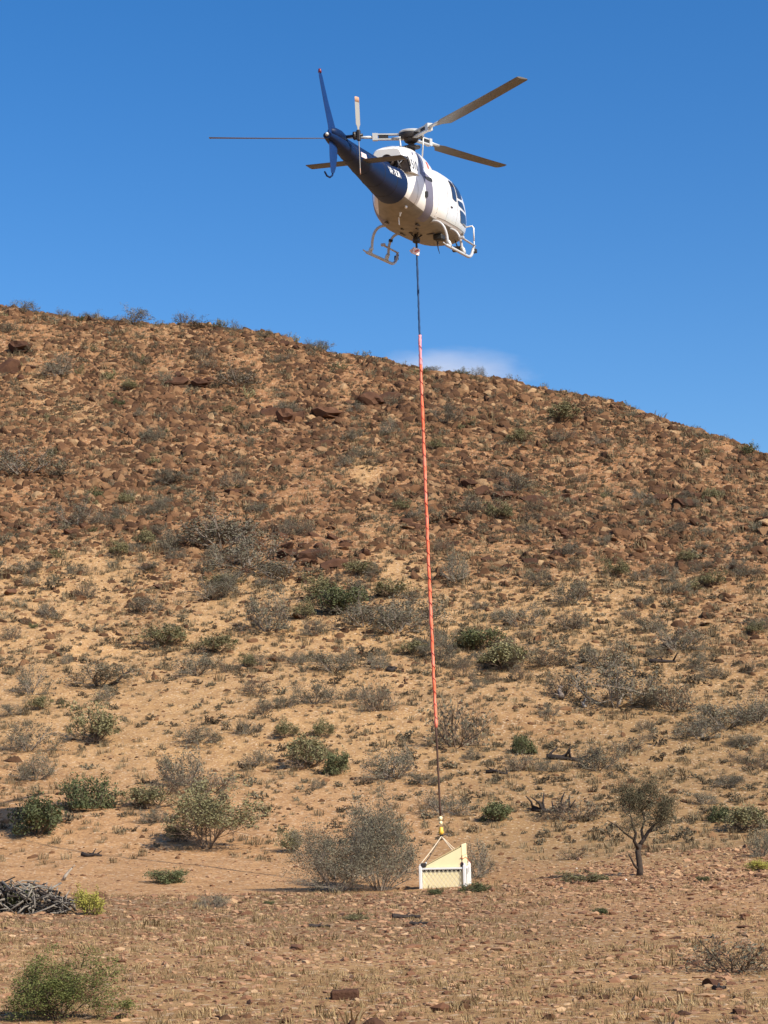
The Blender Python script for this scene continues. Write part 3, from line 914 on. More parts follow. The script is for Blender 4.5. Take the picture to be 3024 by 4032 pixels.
# landing gear -------------------------------------------------------------------
def arc(p0, p1, p2, n=8):
    p0, p1, p2 = Vector(p0), Vector(p1), Vector(p2)
    return [tuple(p0 * (1 - t_) ** 2 + p1 * 2 * t_ * (1 - t_) + p2 * t_ ** 2) for t_ in np.linspace(0, 1, n)]
for s in (1, -1):
    mb = MB()
    pts = [(-.95, s * 1.08, .06), (1.28, s * 1.08, .045)] + arc((1.30, s * 1.08, .045), (1.72, s * 1.08, .05), (1.98, s * 1.08, .36), 7)
    mb.tube(pts, .041, 10)
    mb.tube([(-.95, s * 1.08, .05), (-1.28, s * 1.08, .085)], .018, 8)
    sk = mb.build('skid', M['skid'], heli)
    mb = MB()
    mb.tube(arc((-.62, s * 1.08, .06), (-.66, s * 1.10, .16), (-.64, s * 1.02, .22), 4), .055, 8)
    mb.build('skid_clamp', M['lgrey'], sk)
    mb = MB()
    mb.tube(arc((.86, s * 1.08, .06), (.84, s * 1.10, .16), (.88, s * 1.02, .24), 4), .055, 8)
    mb.build('skid_clamp', M['lgrey'], sk)
    mb = MB()   # footstep bar
    mb.tube([(.62, s * 1.10, .46), (2.10, s * 1.10, .43)], .035, 8, flat=.6)
    mb.tube([(1.95, s * 1.09, .36), (2.02, s * 1.10, .43)], .03, 6)
    mb.box((.66, s * 1.10, .47), (.10, .12, .08), bev=.015)
    mb.build('footstep', M['skid'], sk)
    mb = MB(); mb.box((1.98, s * 1.12, .28), (.14, .10, .12), bev=.02); mb.box((1.86, s * 1.12, .22), (.10, .05, .05), bev=.01)
    mb.build('skid_light', M['black'], sk)
mb = MB()
for s in (1, -1):
    pass
cross = []
for (xf, nm) in ((-.66, 'aft'), (.86, 'fwd')):
    mb = MB()
    pts = [(xf, 1.06, .12)] + arc((xf + .02, 1.03, .22), (xf, 1.0, .82), (xf, .60, .76), 9) + [(xf, .3, .72), (xf, -.3, .72)] + arc((xf, -.60, .76), (xf, -1.0, .82), (xf + .02, -1.03, .22), 9) + [(xf, -1.06, .12)]
    mb.tube(pts, .037, 10)
    ct = mb.build('cross_tube', M['skid'], heli)
    if nm == 'fwd':
        mb = MB(); mb.tube([(xf, .95, .56), (xf, .93, .63)], .06, 8); mb.build('tube_clamp', M['black'], ct)

# belly fittings -------------------------------------------------------------------
mb = MB(); mb.lathe([(.05, .60), (.06, .50), (.10, .46), (.10, .36), (.04, .33)], (0.05, 0, 0), 'z', 14)
mb.tube([(.05, 0, .36), (.05, 0, .24)], .03, 8)
mb.tube([(-.2, .1, .60), (.05, 0, .44), (.3, .1, .60)], .02, 6)
mb.tube([(-.2, -.12, .60), (.05, 0, .44), (.3, -.12, .60)], .02, 6)
hook = mb.build('cargo_hook', M['dark'], heli)
for (x, y, lx, ly) in [(-1.15, .42, .42, .06), (-.9, -.32, .34, .07), (-.75, .15, .16, .05), (-.62, -.22, .18, .05), (-.1, .32, .40, .06), (-.25, .06, .14, .08), (.25, -.34, .12, .20), (.55, .18, .2, .05)]:
    zb = 0
    w, zb, zt, n = hull_params(x)
    q_ = min(abs(y) / w, .99); zc, h = (zb + zt) / 2, (zt - zb) / 2
    z = zc - h * (1 - q_ ** n) ** (1 / n)
    mb = MB(); mb.box((x, y, z - .004), (lx, ly, .03), bev=.008)
    mb.build('belly_panel', M['dark'], heli)
mb = MB(); mb.box((.62, -.48, .52), (.36, .26, .16), bev=.03)
mb.build('belly_mirror', M['black'], heli)
mb = MB(); mb.tube([(.9, -.35, .56), (.92, -.36, .28), (.98, -.38, .14)], [.03, .015, .006], 6)
mb.build('belly_antenna', M['dark'], heli)
for (x, y, z) in [(-1.9, -.30, .99), (-1.72, -.10, .90)]:
    mb = MB(); mb.lathe([(.001, .03), (.035, .02), (.035, -.03), (.015, -.05)], (x, y, z), 'z', 10)
    if y > -.2: mb.tube([(-1.72, -.10, .90), (-1.80, -.10, .78)], .02, 6)
    mb.build('drain_stub', M['boomwhite'], heli)
mb = MB(); mb.tube([(2.45, -.72, 1.02), (2.50, -.95, 1.05), (2.45, -1.0, .98), (2.42, -1.0, .62)], .02, 8)
mb.tube([(2.42, -1.0, .62), (2.42, -1.0, .40)], .014, 6)
mb.build('mirror_arm', M['white'], heli)
mb = MB(); mb.box((2.3, -.55, .42), (.10, .30, .16), bev=.03)
mb.tube([(2.3, -.55, .48), (2.3, -.5, .66)], .02, 6)
mb.build('landing_light', M['black'], heli)
for x_ in (-1.55,):
    mb = MB(); mb.box((x_, 0, .70), (.05, .02, .2), bev=.006); mb.build('blade_antenna', M['white'], heli)

# =================================================================== SLING LINE AND LOAD
hk = HT + HROT @ Vector((.05, 0, .25))
def at_depth(u, v, y):
    d = pxdir(u, v); k = y / d[1]
    return Vector((k * d[0], y, CAMZ + k * d[2]))
LY = 48.2
top = hk
bot = at_depth(1738, 3290, LY)
line = empty('long_line', tuple(bot))
tag(line, 'long blue, orange and brown sling line hanging under the helicopter', 'sling line')
def P_(k):
    p = top.lerp(bot, k)
    sag = sin(pi * k) * .06
    return Vector((p.x - sag * .6, p.y, p.z)) - bot
def seg(k0, k1, r, name, m, parent=line, wob=.0, n=30, flat=1.0):
    mb = MB()
    pts = []; rs = []
    rng = random.Random(int(k0 * 1000))
    for i in range(n + 1):
        k = k0 + (k1 - k0) * i / n
        p = P_(k)
        pts.append((p.x + rng.uniform(-wob, wob), p.y, p.z)); rs.append(r * (1 + rng.uniform(-1, 1) * .18 * (wob > 0)))
    mb.tube(pts, rs, 8, flat=flat)
    return mb.build(name, m, parent)
def kv(v):   # photo row -> fraction along the line
    lo, hi = 0., 1.
    for _ in range(40):
        m_ = (lo + hi) / 2
        p = np.array(top.lerp(bot, m_))
        if project(p)[1] > v: hi = m_
        else: lo = m_
    return (lo + hi) / 2
seg(0, kv(1325), .026, 'navy_strop', M['line_blue'], wob=.004)
seg(kv(1320), kv(1440), .040, 'faded_sleeve', M['line_pink'], wob=.005, n=14)
sl = seg(kv(1436), kv(2865), .039, 'orange_sleeve', M['line_orange'], wob=.007, n=70)
sp_ = MB()     # dark lacing spiralling over the sleeve
pts = []
k0, k1 = kv(1330), kv(2860)
for i in range(900):
    k = k0 + (k1 - k0) * i / 899
    p = P_(k); a = i * .22
    pts.append((p.x + .041 * cos(a), p.y + .041 * sin(a), p.z))
sp_.tube(pts, .008, 4)
sp_.build('sleeve_lacing', mat('dark_red_lacing', (.30, .03, .025), .8), sl)
seg(kv(2862), kv(3212), .026, 'brown_strop', M['line_brown'], n=10)
# tag under the helicopter
kt = kv(992); p = P_(kt)
mb = MB(); Rt = Matrix.Rotation(radians(25), 3, 'Z') @ Matrix.Rotation(radians(12), 3, 'Y')
mb.box((p.x - .02, p.y - .05, p.z), (.20, .03, .19), Rt, bev=.008)
mb.box((p.x - .12, p.y - .04, p.z + .02), (.12, .02, .10), Matrix.Rotation(radians(-35), 3, 'Y'), bev=.006)
tg = mb.build('tag_panel', M['pinkwhite'], line)
mb = MB(); mb.box((p.x, p.y - .072, p.z + .01), (.12, .012, .045), Matrix.Rotation(radians(25), 3, 'Z') @ Matrix.Rotation(radians(-30), 3, 'Y'))
mb.build('tag_mark', M['redpaint'], tg)
# hook hardware at the bottom of the line
mb = MB()
p = P_(kv(3222)); mb.lathe([(.01, .05), (.045, .035), (.045, -.035), (.01, -.05)], tuple(p), 'z', 12)
p = P_(kv(3240)); mb.lathe([(.01, .045), (.042, .03), (.042, -.03), (.01, -.045)], tuple(p), 'z', 12)
mb.build('swivel', M['cream'], line)
p = P_(kv(3256)); q_ = P_(kv(3286))
mb = MB(); mb.lathe([(.02, p.z), (.05, p.z - .02), (.055, (p.z + q_.z) / 2), (.07, q_.z + .06), (.05, q_.z + .01), (.02, q_.z)], ((p.x + q_.x) / 2, p.y, 0), 'z', 12)
mb.build('load_hook', M['yellow'], line)
mb = MB(); mb.tube([(q_.x - .04, q_.y, q_.z - .035), (q_.x + .06, q_.y, q_.z - .01), (q_.x + .16, q_.y - .02, q_.z + .015)], .018, 6)
mb.tube([tuple(Vector((q_.x, q_.y, q_.z - .02)) + Vector((.03 * cos(a), 0, .035 * sin(a)))) for a in np.linspace(0, 2 * pi, 13)], .014, 6, cap=False)
mb.build('hook_latch', M['dark'], line)

# crate -----------------------------------------------------------------------
CW, CDp, CH = 1.17, 1.10, .66
cyaw = radians(-9)
c0 = at_depth(1651, 3518, LY - .55)        # front left bottom corner
crate = empty('mesh_crate', tuple(c0), 0)
crate.rotation_euler = (radians(2.0), radians(-1.2), cyaw)
tag(crate, 'white steel crate with diamond mesh sides hanging from the sling line', 'crate')
def post(x, y, h, nm='corner_post'):
    mb = MB(); mb.box((x, y, h / 2), (.075, .075, h), bev=.008)
    mb.box((x, y, .01), (.12, .12, .02))
    mb.box((x, y, h + .02), (.05, .05, .05), bev=.01)
    return mb.build(nm, M['galv'], crate)
for (x, y) in ((.04, .04), (CW - .04, .04), (.04, CDp - .04), (CW - .04, CDp - .04)):
    post(x, y, CH)
def rail(a, b, nm='rail'):
    mb = MB(); a = Vector(a); b = Vector(b); d = b - a
    L_ = d.length; R_ = d.to_track_quat('X', 'Z').to_matrix()
    mb.box(tuple((a + b) / 2), (L_, .035, .045), R_, bev=.006); return mb
for y in (.04, CDp - .04):
    m_ = rail((.08, y, CH - .07), (CW - .08, y, CH - .07)); m_.build('top_rail', M['galv'], crate)
    m_ = rail((.08, y, .05), (CW - .08, y, .05)); m_.build('bottom_rail', M['galv'], crate)
for x in (.04, CW - .04):
    m_ = rail((x, .08, CH - .07), (x, CDp - .08, CH - .07)); m_.build('top_rail', M['galv'], crate)
    m_ = rail((x, .08, .05), (x, CDp - .08, .05)); m_.build('bottom_rail', M['galv'], crate)
mb = MB(); mb.box((CW / 2, CDp / 2, .02), (CW - .1, CDp - .1, .02)); mb.build('floor_panel', M['galv'], crate)
M['wire'] = mat('coated_wire', (.80, .73, .55), .5)
def mesh_panel(o, e1, L1, L2):
    
    """diamond mesh of crossing wires on plane o + a*e1 + b*z"""
    mb = MB(); o = Vector(o); e1 = Vector(e1); z_ = Vector((0, 0, 1)); w = .105; h = .075
    nrm = e1.cross(z_)
    k = -L2 / h * w
    n0 = int(-(L2 / h)) - 1; n1 = int(L1 / w) + 2
    for s in (1, -1):
        for i in range(n0, n1 + int(L2 / h) + 2):
            a0 = i * w
            pts = []
            for b_ in np.linspace(0, L2, 18):
                a_ = a0 + s * b_ / h * w * .5 * 1.0
                if 0 <= a_ <= L1: pts.append(tuple(o + e1 * a_ + z_ * b_ + nrm * (.004 * s)))
            if len(pts) >= 2: mb.tube([pts[0], pts[-1]], .0042, 4, smooth=False)
    return mb
mesh_panel((.08, .04, .07), (1, 0, 0), CW - .16, CH - .16).build('mesh_panel', M['wire'], crate)
mesh_panel((CW - .04, .08, .07), (0, 1, 0), CDp - .16, CH - .16).build('mesh_panel', M['wire'], crate)
mesh_panel((.04, .08, .07), (0, 1, 0), CDp - .16, CH - .16).build('mesh_panel', M['wire'], crate)
mesh_panel((.08, CDp - .04, .07), (1, 0, 0), CW - .16, CH - .16).build('mesh_panel', M['wire'], crate)
mb = MB(); mb.box((CW - .015, .62, .38), (.012, .62, .50), bev=.004)
mb.build('side_plate', M['galv'], crate)
mb = MB(); mb.box((CW - .006, .42, .52), (.012, .34, .14), Matrix.Rotation(radians(8), 3, 'X'), bev=.004)
mb.build('grey_patch', M['lgrey'], crate)
mb = MB(); mb.box((.12, .05, CH + .02), (.14, .10, .10), bev=.02); mb.build('corner_bracket', M['dark'], crate)
mb = MB(); mb.box((CW - .10, .10, CH + .02), (.08, .10, .12), bev=.02); mb.build('corner_bracket', M['dark'], crate)

# cream wedge box standing in the crate
wedge = empty('wedge_box', tuple(crate.matrix_basis @ Vector((CW / 2, CDp / 2, .03))) if False else (0, 0, 0))
wedge.matrix_world = Matrix.Identity(4)
CM = Matrix.Translation(c0) @ crate.rotation_euler.to_matrix().to_4x4()
base_pt = CM @ Vector((.085, .075, .04))
wedge.location = base_pt; wedge.rotation_euler = crate.rotation_euler
tag(wedge, 'cream wedge-shaped box with sloping top packed inside the white crate', 'box')
Lb, Db = CW - .20, CDp - .26
mb = MB(); mb.box((Lb / 2, Db / 2, .235), (Lb, Db, .47), bev=.006)
mb.build('lower_body', M['cream'], wedge)
mb = MB(); mb.box((Lb / 2, Db / 2 + .02, .52), (Lb - .06, Db - .06, .10))
mb.build('gap_shade_block', M['shadowgap'], wedge)  # dark block painting the shade between lower body and wedge
def prism(poly, y0, y1, nm, m):
    mb = MB(); n = len(poly)
    V_ = [(x, y0, z) for x, z in poly] + [(x, y1, z) for x, z in poly]
    mb.add(V_, [tuple(range(n)), tuple(range(n, 2 * n))[::-1]] + [(k, (k + 1) % n, n + (k + 1) % n, n + k) for k in range(n)])
    return mb.build(nm, m, wedge)
prism([(.0, .575), (Lb, .575), (Lb, 1.06)], -.005, .035, 'wedge_front', M['cream'])
prism([(.0, .575), (Lb, .575), (Lb, 1.06)], Db - .04, Db, 'wedge_back', M['cream'])
mb = MB()
for (z0, z1, dx) in ((.0, .56, .0), (.575, .84, .012), (.85, 1.06, .0), (1.06, 1.12, .0)):
    mb.box((Lb + .022 + dx, Db / 2, (z0 + z1) / 2), (.03, Db, z1 - z0), bev=.004)
mb.build('end_panel', M['cream'], wedge)
sl_ = atan(.485 / Lb)
mb = MB(); mb.box((Lb / 2 - .01, Db / 2, .575 + .2425 + .022), (sqrt(Lb ** 2 + .485 ** 2), Db - .06, .02), Matrix.Rotation(-sl_, 3, 'Y'))
mb.build('lid', M['creamcore'], wedge)
mb = MB(); mb.tube([(Lb - .02, -.02, .80), (Lb + .05, -.01, .78), (Lb + .06, .4, .80), (Lb + .16, .62, .64)], .009, 6)
mb.box((Lb + .03, -.012, .62), (.06, .012, .14), Matrix.Rotation(radians(-30), 3, 'Y'))
mb.build('ratchet_strap', M['redstrap'], wedge)

# bridle ropes
bw = bot + Vector((0, 0, -.02))
brid = empty('rope_bridle', tuple(bw))
tag(brid, 'four pale ropes spreading from the yellow hook down to the crate corners', 'rope bridle')
for (x, y) in ((.04, .04), (CW - .04, .04), (.04, CDp - .04), (CW - .04, CDp - .04)):
    e_ = CM @ Vector((x, y, CH + .04)) - bw
    mb = MB(); n = 10
    pts = [tuple(e_ * k_ + Vector((0, 0, -.02 * sin(pi * k_)))) for k_ in np.linspace(0, 1, n)]
    mb.tube(pts, .013, 6); mb.build('rope', M['rope'], brid)
CRATE_XY = (c0.x + .5, c0.y + .5)

# =================================================================== ROCKS, GRASS, SHRUBS
rng = np.random.default_rng(7)
def icosphere(sub=1):
    import bmesh
    bm = bmesh.new(); bmesh.ops.create_icosphere(bm, subdivisions=sub, radius=1)
    V_ = np.array([v_.co[:] for v_ in bm.verts]); T_ = np.array([[v_.index for v_ in f_.verts] for f_ in bm.faces]); bm.free()
    return V_, T_
ICO1 = icosphere(1); ICO2 = icosphere(2); ICO3 = icosphere(3)
def rock_variant(ico, seed, flat=.6, cuts=7):
    r_ = np.random.default_rng(seed); V_, T_ = ico; V_ = V_.copy()
    V_ *= (1 + .18 * r_.standard_normal((len(V_), 1)) * .5)
    V_ *= (1 + .16 * np.sin(V_ @ r_.uniform(-5, 5, (3, 1)) + r_.uniform(0, 6)) * np.sin(V_ @ r_.uniform(-7, 7, (3, 1))) )
    for _ in range(cuts):
        n = r_.standard_normal(3); n /= np.linalg.norm(n); dd = r_.uniform(.45, .8)
        s_ = V_ @ n; k = s_ > dd
        V_[k] -= np.outer(s_[k] - dd, n)
    V_ *= np.array([1, r_.uniform(.6, .95), flat * r_.uniform(.7, 1.2)])
    V_[:, 2] += .12
    return V_, T_
ROCK_S = [rock_variant(ICO1, s, .62, 5) for s in range(8)]
ROCK_M = [rock_variant(ICO2, 50 + s, .65, 10) for s in range(10)]
ROCK_L = [rock_variant(ICO3, 90 + s, .7, 14) for s in range(8)]

def merge(variants, pos, scl, yaw, tilt=None, rnd=None, squash=None):
    n = len(pos); which = rng.integers(0, len(variants), n)
    VV = []; TT = []; RR = []; base = 0
    for vi, (V_, T_) in enumerate(variants):
        k = np.nonzero(which == vi)[0]
        if len(k) == 0: continue
        c, s = np.cos(yaw[k]), np.sin(yaw[k])
        P = V_[None] * scl[k][:, None, None]
        if squash is not None: P = P * squash[k][:, None, :]
        x = P[..., 0] * c[:, None] - P[..., 1] * s[:, None]
        y = P[..., 0] * s[:, None] + P[..., 1] * c[:, None]
        z = P[..., 2]
        if tilt is not None: z = z + y * tilt[k][:, None]
        Q = np.stack([x, y, z], -1) + pos[k][:, None, :]
        VV.append(Q.reshape(-1, 3))
        TT.append((T_[None] + (base + np.arange(len(k)) * len(V_))[:, None, None]).reshape(-1, 3))
        RR.append(np.repeat(rnd[k] if rnd is not None else rng.random(len(k)), len(V_)))
        base += len(k) * len(V_)
    return np.concatenate(VV), np.concatenate(TT), np.concatenate(RR)

def slope_y(x, y):
    return (H(x, y + .6) - H(x, y - .6)) / 1.2

def sample_area(n, y0, y1, widen=.30, power=1.0):
    y = (rng.random(n) * (y1 ** 2 - y0 ** 2) + y0 ** 2) ** .5 if power == 1 else y0 + (y1 - y0) * rng.random(n)
    x = (rng.random(n) * 2 - 1) * widen * y
    return x, y
def clear_of_load(x, y): return ~((np.abs(x - CRATE_XY[0]) < .75) & (np.abs(y - CRATE_XY[1]) < .7))

# ---- hillside rocks
x, y = sample_area(126000, 56, 176)
P = np.stack([x, y, H(x, y)], -1)
red_ = soil_map(P)
up = smooth(70, 112, y)
dens = .20 + .50 * up
dens = dens * (.28 + 1.0 * red_) * np.clip(.85 + 1.7 * fbm(x / 3.0, y / 4.0, 65, 3) + .9 * fbm(x / 2.0 + .12 * y, y / 18.0, 67, 2), .10, 1.7) + .12 * (fbm(x / 2.2, y / 2.2, 61, 3) > .12)
keep = rng.random(len(x)) < np.clip(dens, .04, 1)
x, y, P, red_, up = x[keep], y[keep], P[keep], red_[keep], up[keep]
size = np.exp(rng.normal(np.log(.092), .66, len(x))) * (.55 + .55 * up + .25 * red_) 
led = smooth(.15, .32, fbm(x / 9, y / 16, 21, 3)) * up
size *= (1 + .8 * led) * (.8 + .45 * np.clip(red_, 0, 1))
# rows along the skyline
xs2 = rng.uniform(-34, 34, 500); ys2 = []
for a in xs2:
    tt_ = a / 165; dcx = np.interp(tt_, _T, _DC); ys2.append(dcx + rng.uniform(-3.0, 1.0))
ys2 = np.array(ys2); xs2 = xs2 * ys2 / 165
x = np.concatenate([x, xs2]); y = np.concatenate([y, ys2]); size = np.concatenate([size, np.exp(rng.normal(np.log(.25), .45, 500))])
size = np.clip(size, .05, .55)
P = np.stack([x, y, H(x, y)], -1)
P[:, 2] -= size * .12
HR = dict(P=P, s=size)

# ---- foreground stones
fx, fy = sample_area(6300, 13.5, 53)
fs = np.exp(rng.normal(np.log(.036), .6, len(fx))) * (1 + .25 * smooth(30, 45, fy))
fs = np.clip(fs * (1 + .5 * (rng.random(len(fx)) < .05)), .01, .085)
kk = clear_of_load(fx, fy) & ~((fy > 43.8) & (fx < 2.4) & (rng.random(len(fx)) > .1)); fx, fy, fs = fx[kk], fy[kk], fs[kk]
FPp = np.stack([fx, fy, H(fx, fy) - fs * .1], -1)

allP = np.concatenate([HR['P'], FPp]); allS = np.concatenate([HR['s'], fs])
isf = np.concatenate([np.zeros(len(HR['s']), bool), np.ones(len(fs), bool)])
pu, pv_, pd = project(allP)
vis = (pu > 0) & (pu < 3024) & (pv_ > 900) & (pv_ < 4032)
pxsize = allS / pd * F * vis
order = np.argsort(-pxsize)
N_IND = 165
ind = order[:N_IND]; rest = np.setdiff1d(np.arange(len(allS)), ind)

rock_meshes = []
for i, (V_, T_) in enumerate(ROCK_M):
    me = np_mesh('rock', V_, T_); me.materials.append(M['rock']); rock_meshes.append(me)
drock_meshes = []
for i, (V_, T_) in enumerate(ROCK_L):
    me = np_mesh('boulder', V_, T_); me.materials.append(M['darkrock']); drock_meshes.append(me)

def place(name, me, loc, rz, scale, label, cat, group=None, tiltx=0.0):
    o = bpy.data.objects.new(name, me); COL.objects.link(o)
    o.location = loc; o.rotation_euler = (tiltx, 0, rz)
    o.scale = scale if isinstance(scale, (tuple, list)) else (scale,) * 3
    tag(o, label, cat, group); return o

def line_u(v): return 1643 + (v - 960) * (1737 - 1643) / 2320
for i in ind:
    u_, v_ = pu[i], pv_[i]
    p = allP[i]; s_ = allS[i]
    if isf[i]:
        lab, grp = 'brown stone lying loose on the open stony ground in the foreground', 'stones on the foreground gravel'
        me = rock_meshes[rng.integers(0, len(rock_meshes))]
    else:
        side = 'left' if u_ < line_u(v_) else 'right'
        band = 'upper' if v_ < 2000 else 'lower'
        lab = f'red-brown rock jutting from the {band} hillside to the {side} of the sling line'
        grp = f'rocks on the {band} hillside {side} of the line'
        me = (drock_meshes + rock_meshes)[rng.integers(0, 18)]
    place('rock', me, tuple(p), rng.uniform(0, 6.28), (s_ * rng.uniform(.9, 1.3), s_, s_ * rng.uniform(.7, 1.1)), lab, 'rock', grp, float(slope_y(p[0], p[1])) * .5)

rh = rest[~isf[rest]]
tl = slope_y(allP[rh, 0], allP[rh, 1])
big = allS[rh] > .2
allV = []; 
sq = np.stack([rng.uniform(.8, 1.4, len(rh)), rng.uniform(.7, 1.1, len(rh)), rng.uniform(.8, 1.5, len(rh))], -1)
yaw = rng.normal(0, .7, len(rh))
A1 = merge(ROCK_M, allP[rh][big], allS[rh][big], yaw[big], tl[big], squash=sq[big])
A2 = merge(ROCK_S, allP[rh][~big], allS[rh][~big], yaw[~big], tl[~big], squash=sq[~big])
V_ = np.concatenate([A1[0], A2[0]]); T_ = np.concatenate([A1[1], A2[1] + len(A1[0])]); R_ = np.concatenate([A1[2], A2[2]])
o = link('hillside_rubble', np_mesh('hillside_rubble', V_, T_, {'rnd': R_}), M['rock'])
tag(o, 'loose red-brown rubble and stones strewn over the whole hillside', 'rubble', kind='stuff')

# gravel in front
gx, gy = sample_area(73000, 13, 56)
gd = .35 + .65 * smooth(-.2, .3, fbm(gx / 2.5, gy / 2.5, 71, 3) + .25 * (gx > 0))
flat_ = (gy > 43.8) & (gx < 2.2 + .4 * (gy - 44)) & (rng.random(len(gx)) > .12)
kk = (rng.random(len(gx)) < gd) & clear_of_load(gx, gy) & ~flat_
gx, gy = gx[kk], gy[kk]
gs = np.exp(rng.normal(np.log(.019), .55, len(gx))) * (1 + .5 * smooth(25, 45, gy))
rf = rest[isf[rest]]
GP = np.concatenate([np.stack([gx, gy, H(gx, gy)], -1), allP[rf]]); GS = np.concatenate([gs, allS[rf]])
A1 = merge(ROCK_S, GP, GS, rng.uniform(0, 6.28, len(GS)), squash=np.stack([rng.uniform(.9, 1.6, len(GS)), np.ones(len(GS)), rng.uniform(.5, 1, len(GS))], -1))
o = link('gravel', np_mesh('gravel', A1[0], A1[1], {'rnd': A1[2]}), M['pebble'])
tag(o, 'small mixed gravel and pale chips covering the foreground soil', 'gravel', kind='stuff')

# ---- plant and grass shapes
def shrub(seed, n_stem=9, h=1.0, w=.6, gen=3, leaf_n=900, leaf_s=.03, lift=.0, dome=1.0, r0=.022, twig_k=3, up=.35, curl=.25, leaf_top=0.0):
    """unit-size shrub: returns (stemV, stemT, leafV, leafT); width about 2w, height h"""
    r_ = np.random.default_rng(seed); SV = []; ST_ = []; tips = []
    def seg_(p, q, ra, rb):
        d = q - p; L = np.linalg.norm(d) + 1e-9; d = d / L
        a = np.cross(d, [0, 0, 1.]) if abs(d[2]) < .95 else np.cross(d, [1., 0, 0]); a /= np.linalg.norm(a); b = np.cross(d, a)
        k = len(SV)
        for (pp, rad) in ((p, ra), (q, rb)):
            for j in range(3):
                an = 2.094 * j; SV.append(pp + (a * cos(an) + b * sin(an)) * rad)
        for j in range(3):
            j2 = (j + 1) % 3
            ST_.append((k + j, k + j2, k + 3 + j2)); ST_.append((k + j, k + 3 + j2, k + 3 + j))
    def grow(p, d, L, rad, g):
        steps = 3
        for i in range(steps):
            d2 = d + r_.standard_normal(3) * curl * .6; d2[2] += up * .15; d2 /= np.linalg.norm(d2)
            q_ = p + d2 * L / steps
            an_ = math.atan2(q_[1], q_[0])
            e = (1 + .22 * sin(2 * an_ + seed) + .16 * sin(3 * an_ + 2.3 * seed)) * sqrt((q_[0] / w) ** 2 + (q_[1] / w) ** 2 + (q_[2] / h) ** 2 * .85)
            if e > 1.0 and g < gen: L *= .6
            if e > 1.12: break
            q_[2] = max(q_[2], .02)
            seg_(p, q_, rad, rad * .8); rad *= .8; p = q_; d = d2
            if g > 0:
                for _ in range(twig_k if i else twig_k - 1):
                    dd = d + r_.standard_normal(3) * .75; dd[2] += up * .5; dd /= np.linalg.norm(dd)
                    grow(p, dd, L * r_.uniform(.45, .75), rad * .6, g - 1)
            if g <= 1: tips.append(p)
    for i in range(n_stem):
        a = 2 * pi * i / n_stem + r_.uniform(-.3, .3); el = r_.uniform(.15, 1.25) if dome > .5 else r_.uniform(.7, 1.3)
        d = np.array([cos(a) * cos(el) * w / h * 1.3, sin(a) * cos(el) * w / h * 1.3, sin(el)]); d /= np.linalg.norm(d)
        grow(np.array([cos(a) * .05, sin(a) * .05, -.03]), d, h * r_.uniform(.6, .95), r0, gen - 1)
    SV = np.array(SV); ST_ = np.array(ST_)
    tips = np.array(tips)
    if leaf_top > 0 and len(tips): tips = tips[tips[:, 2] > leaf_top * h]
    LV = np.zeros((0, 3)); LT = np.zeros((0, 3), int)
    if leaf_n and len(tips):
        c = tips[r_.integers(0, len(tips), leaf_n)] + r_.standard_normal((leaf_n, 3)) * .045
        c[:, 2] = np.maximum(c[:, 2], .02)
        a1 = r_.standard_normal((leaf_n, 3)); a1 /= np.linalg.norm(a1, axis=1)[:, None]
        a2 = np.cross(a1, r_.standard_normal((leaf_n, 3))); a2 /= np.linalg.norm(a2, axis=1)[:, None]
        sz = leaf_s * r_.uniform(.6, 1.5, leaf_n)[:, None]
        LV = np.stack([c - a1 * sz, c + a2 * sz * .45, c + a1 * sz, c - a2 * sz * .45], 1).reshape(-1, 3)
        b = np.arange(leaf_n)[:, None] * 4
        LT = np.concatenate([b + [0, 1, 2], b + [0, 2, 3]])
    return SV, ST_, LV, LT

# ---- grass blades
def tuft(seed, n, h, w, spread=.6, base=.25):
    r_ = np.random.default_rng(seed); V_ = []; T_ = []
    for i in range(n):
        a = r_.uniform(0, 6.28); l = r_.uniform(.1, 1) * spread; hh = h * r_.uniform(.45, 1)
        bx, by = base * r_.uniform(-1, 1), base * r_.uniform(-1, 1)
        tx, ty = bx + l * cos(a) * h, by + l * sin(a) * h
        px, py = -sin(a) * w, cos(a) * w
        k = len(V_)
        V_ += [(bx - px, by - py, -.05), (bx + px, by + py, -.05), ((bx + tx) / 2 + px * .8, (by + ty) / 2 + py * .8, hh * .65), ((bx + tx) / 2 - px * .8, (by + ty) / 2 - py * .8, hh * .65), (tx, ty, hh)]
        T_ += [(k, k + 1, k + 2), (k, k + 2, k + 3), (k + 3, k + 2, k + 4)]
    return np.array(V_), np.array(T_)
TUFT = [tuft(s, 26, .8, .030, .9, .45) for s in range(6)]
CL = []
for s_ in range(6):
    SV, ST_, LV, LT = shrub(300 + s_, n_stem=6, h=.5, w=.6, gen=2, leaf_n=90, leaf_s=.10, r0=.02, twig_k=2)
    CL.append((LV, LT))
x, y = sample_area(25500, 58, 172)
P = np.stack([x, y, H(x, y)], -1)
u_, v_, _d = project(P)
dn = .45 + .8 * fbm(x / 6, y / 6, 85, 3) + .1 * smooth(75, 110, y) - .2 * (v_ > 2700) + .25 * smooth(1, 6, x)
bare = np.exp(-((u_ - 550) / 700) ** 2 - ((v_ - 3400) / 110) ** 2)
kk = rng.random(len(x)) < np.clip(dn, .05, 1) * (1 - bare) * .8
P = P[kk]; s = np.exp(rng.normal(np.log(.27), .38, len(P)))
A1 = merge(CL, P, s, rng.uniform(0, 6.28, len(P)))
o = link('low_saltbush', np_mesh('low_saltbush', A1[0], A1[1], {'rnd': A1[2]}), M['clump'])
tag(o, 'knee-high brown and grey ground scrub mottling the hillside', 'low scrub', kind='stuff')
x, y = sample_area(45000, 54, 172)
P = np.stack([x, y, H(x, y)], -1)
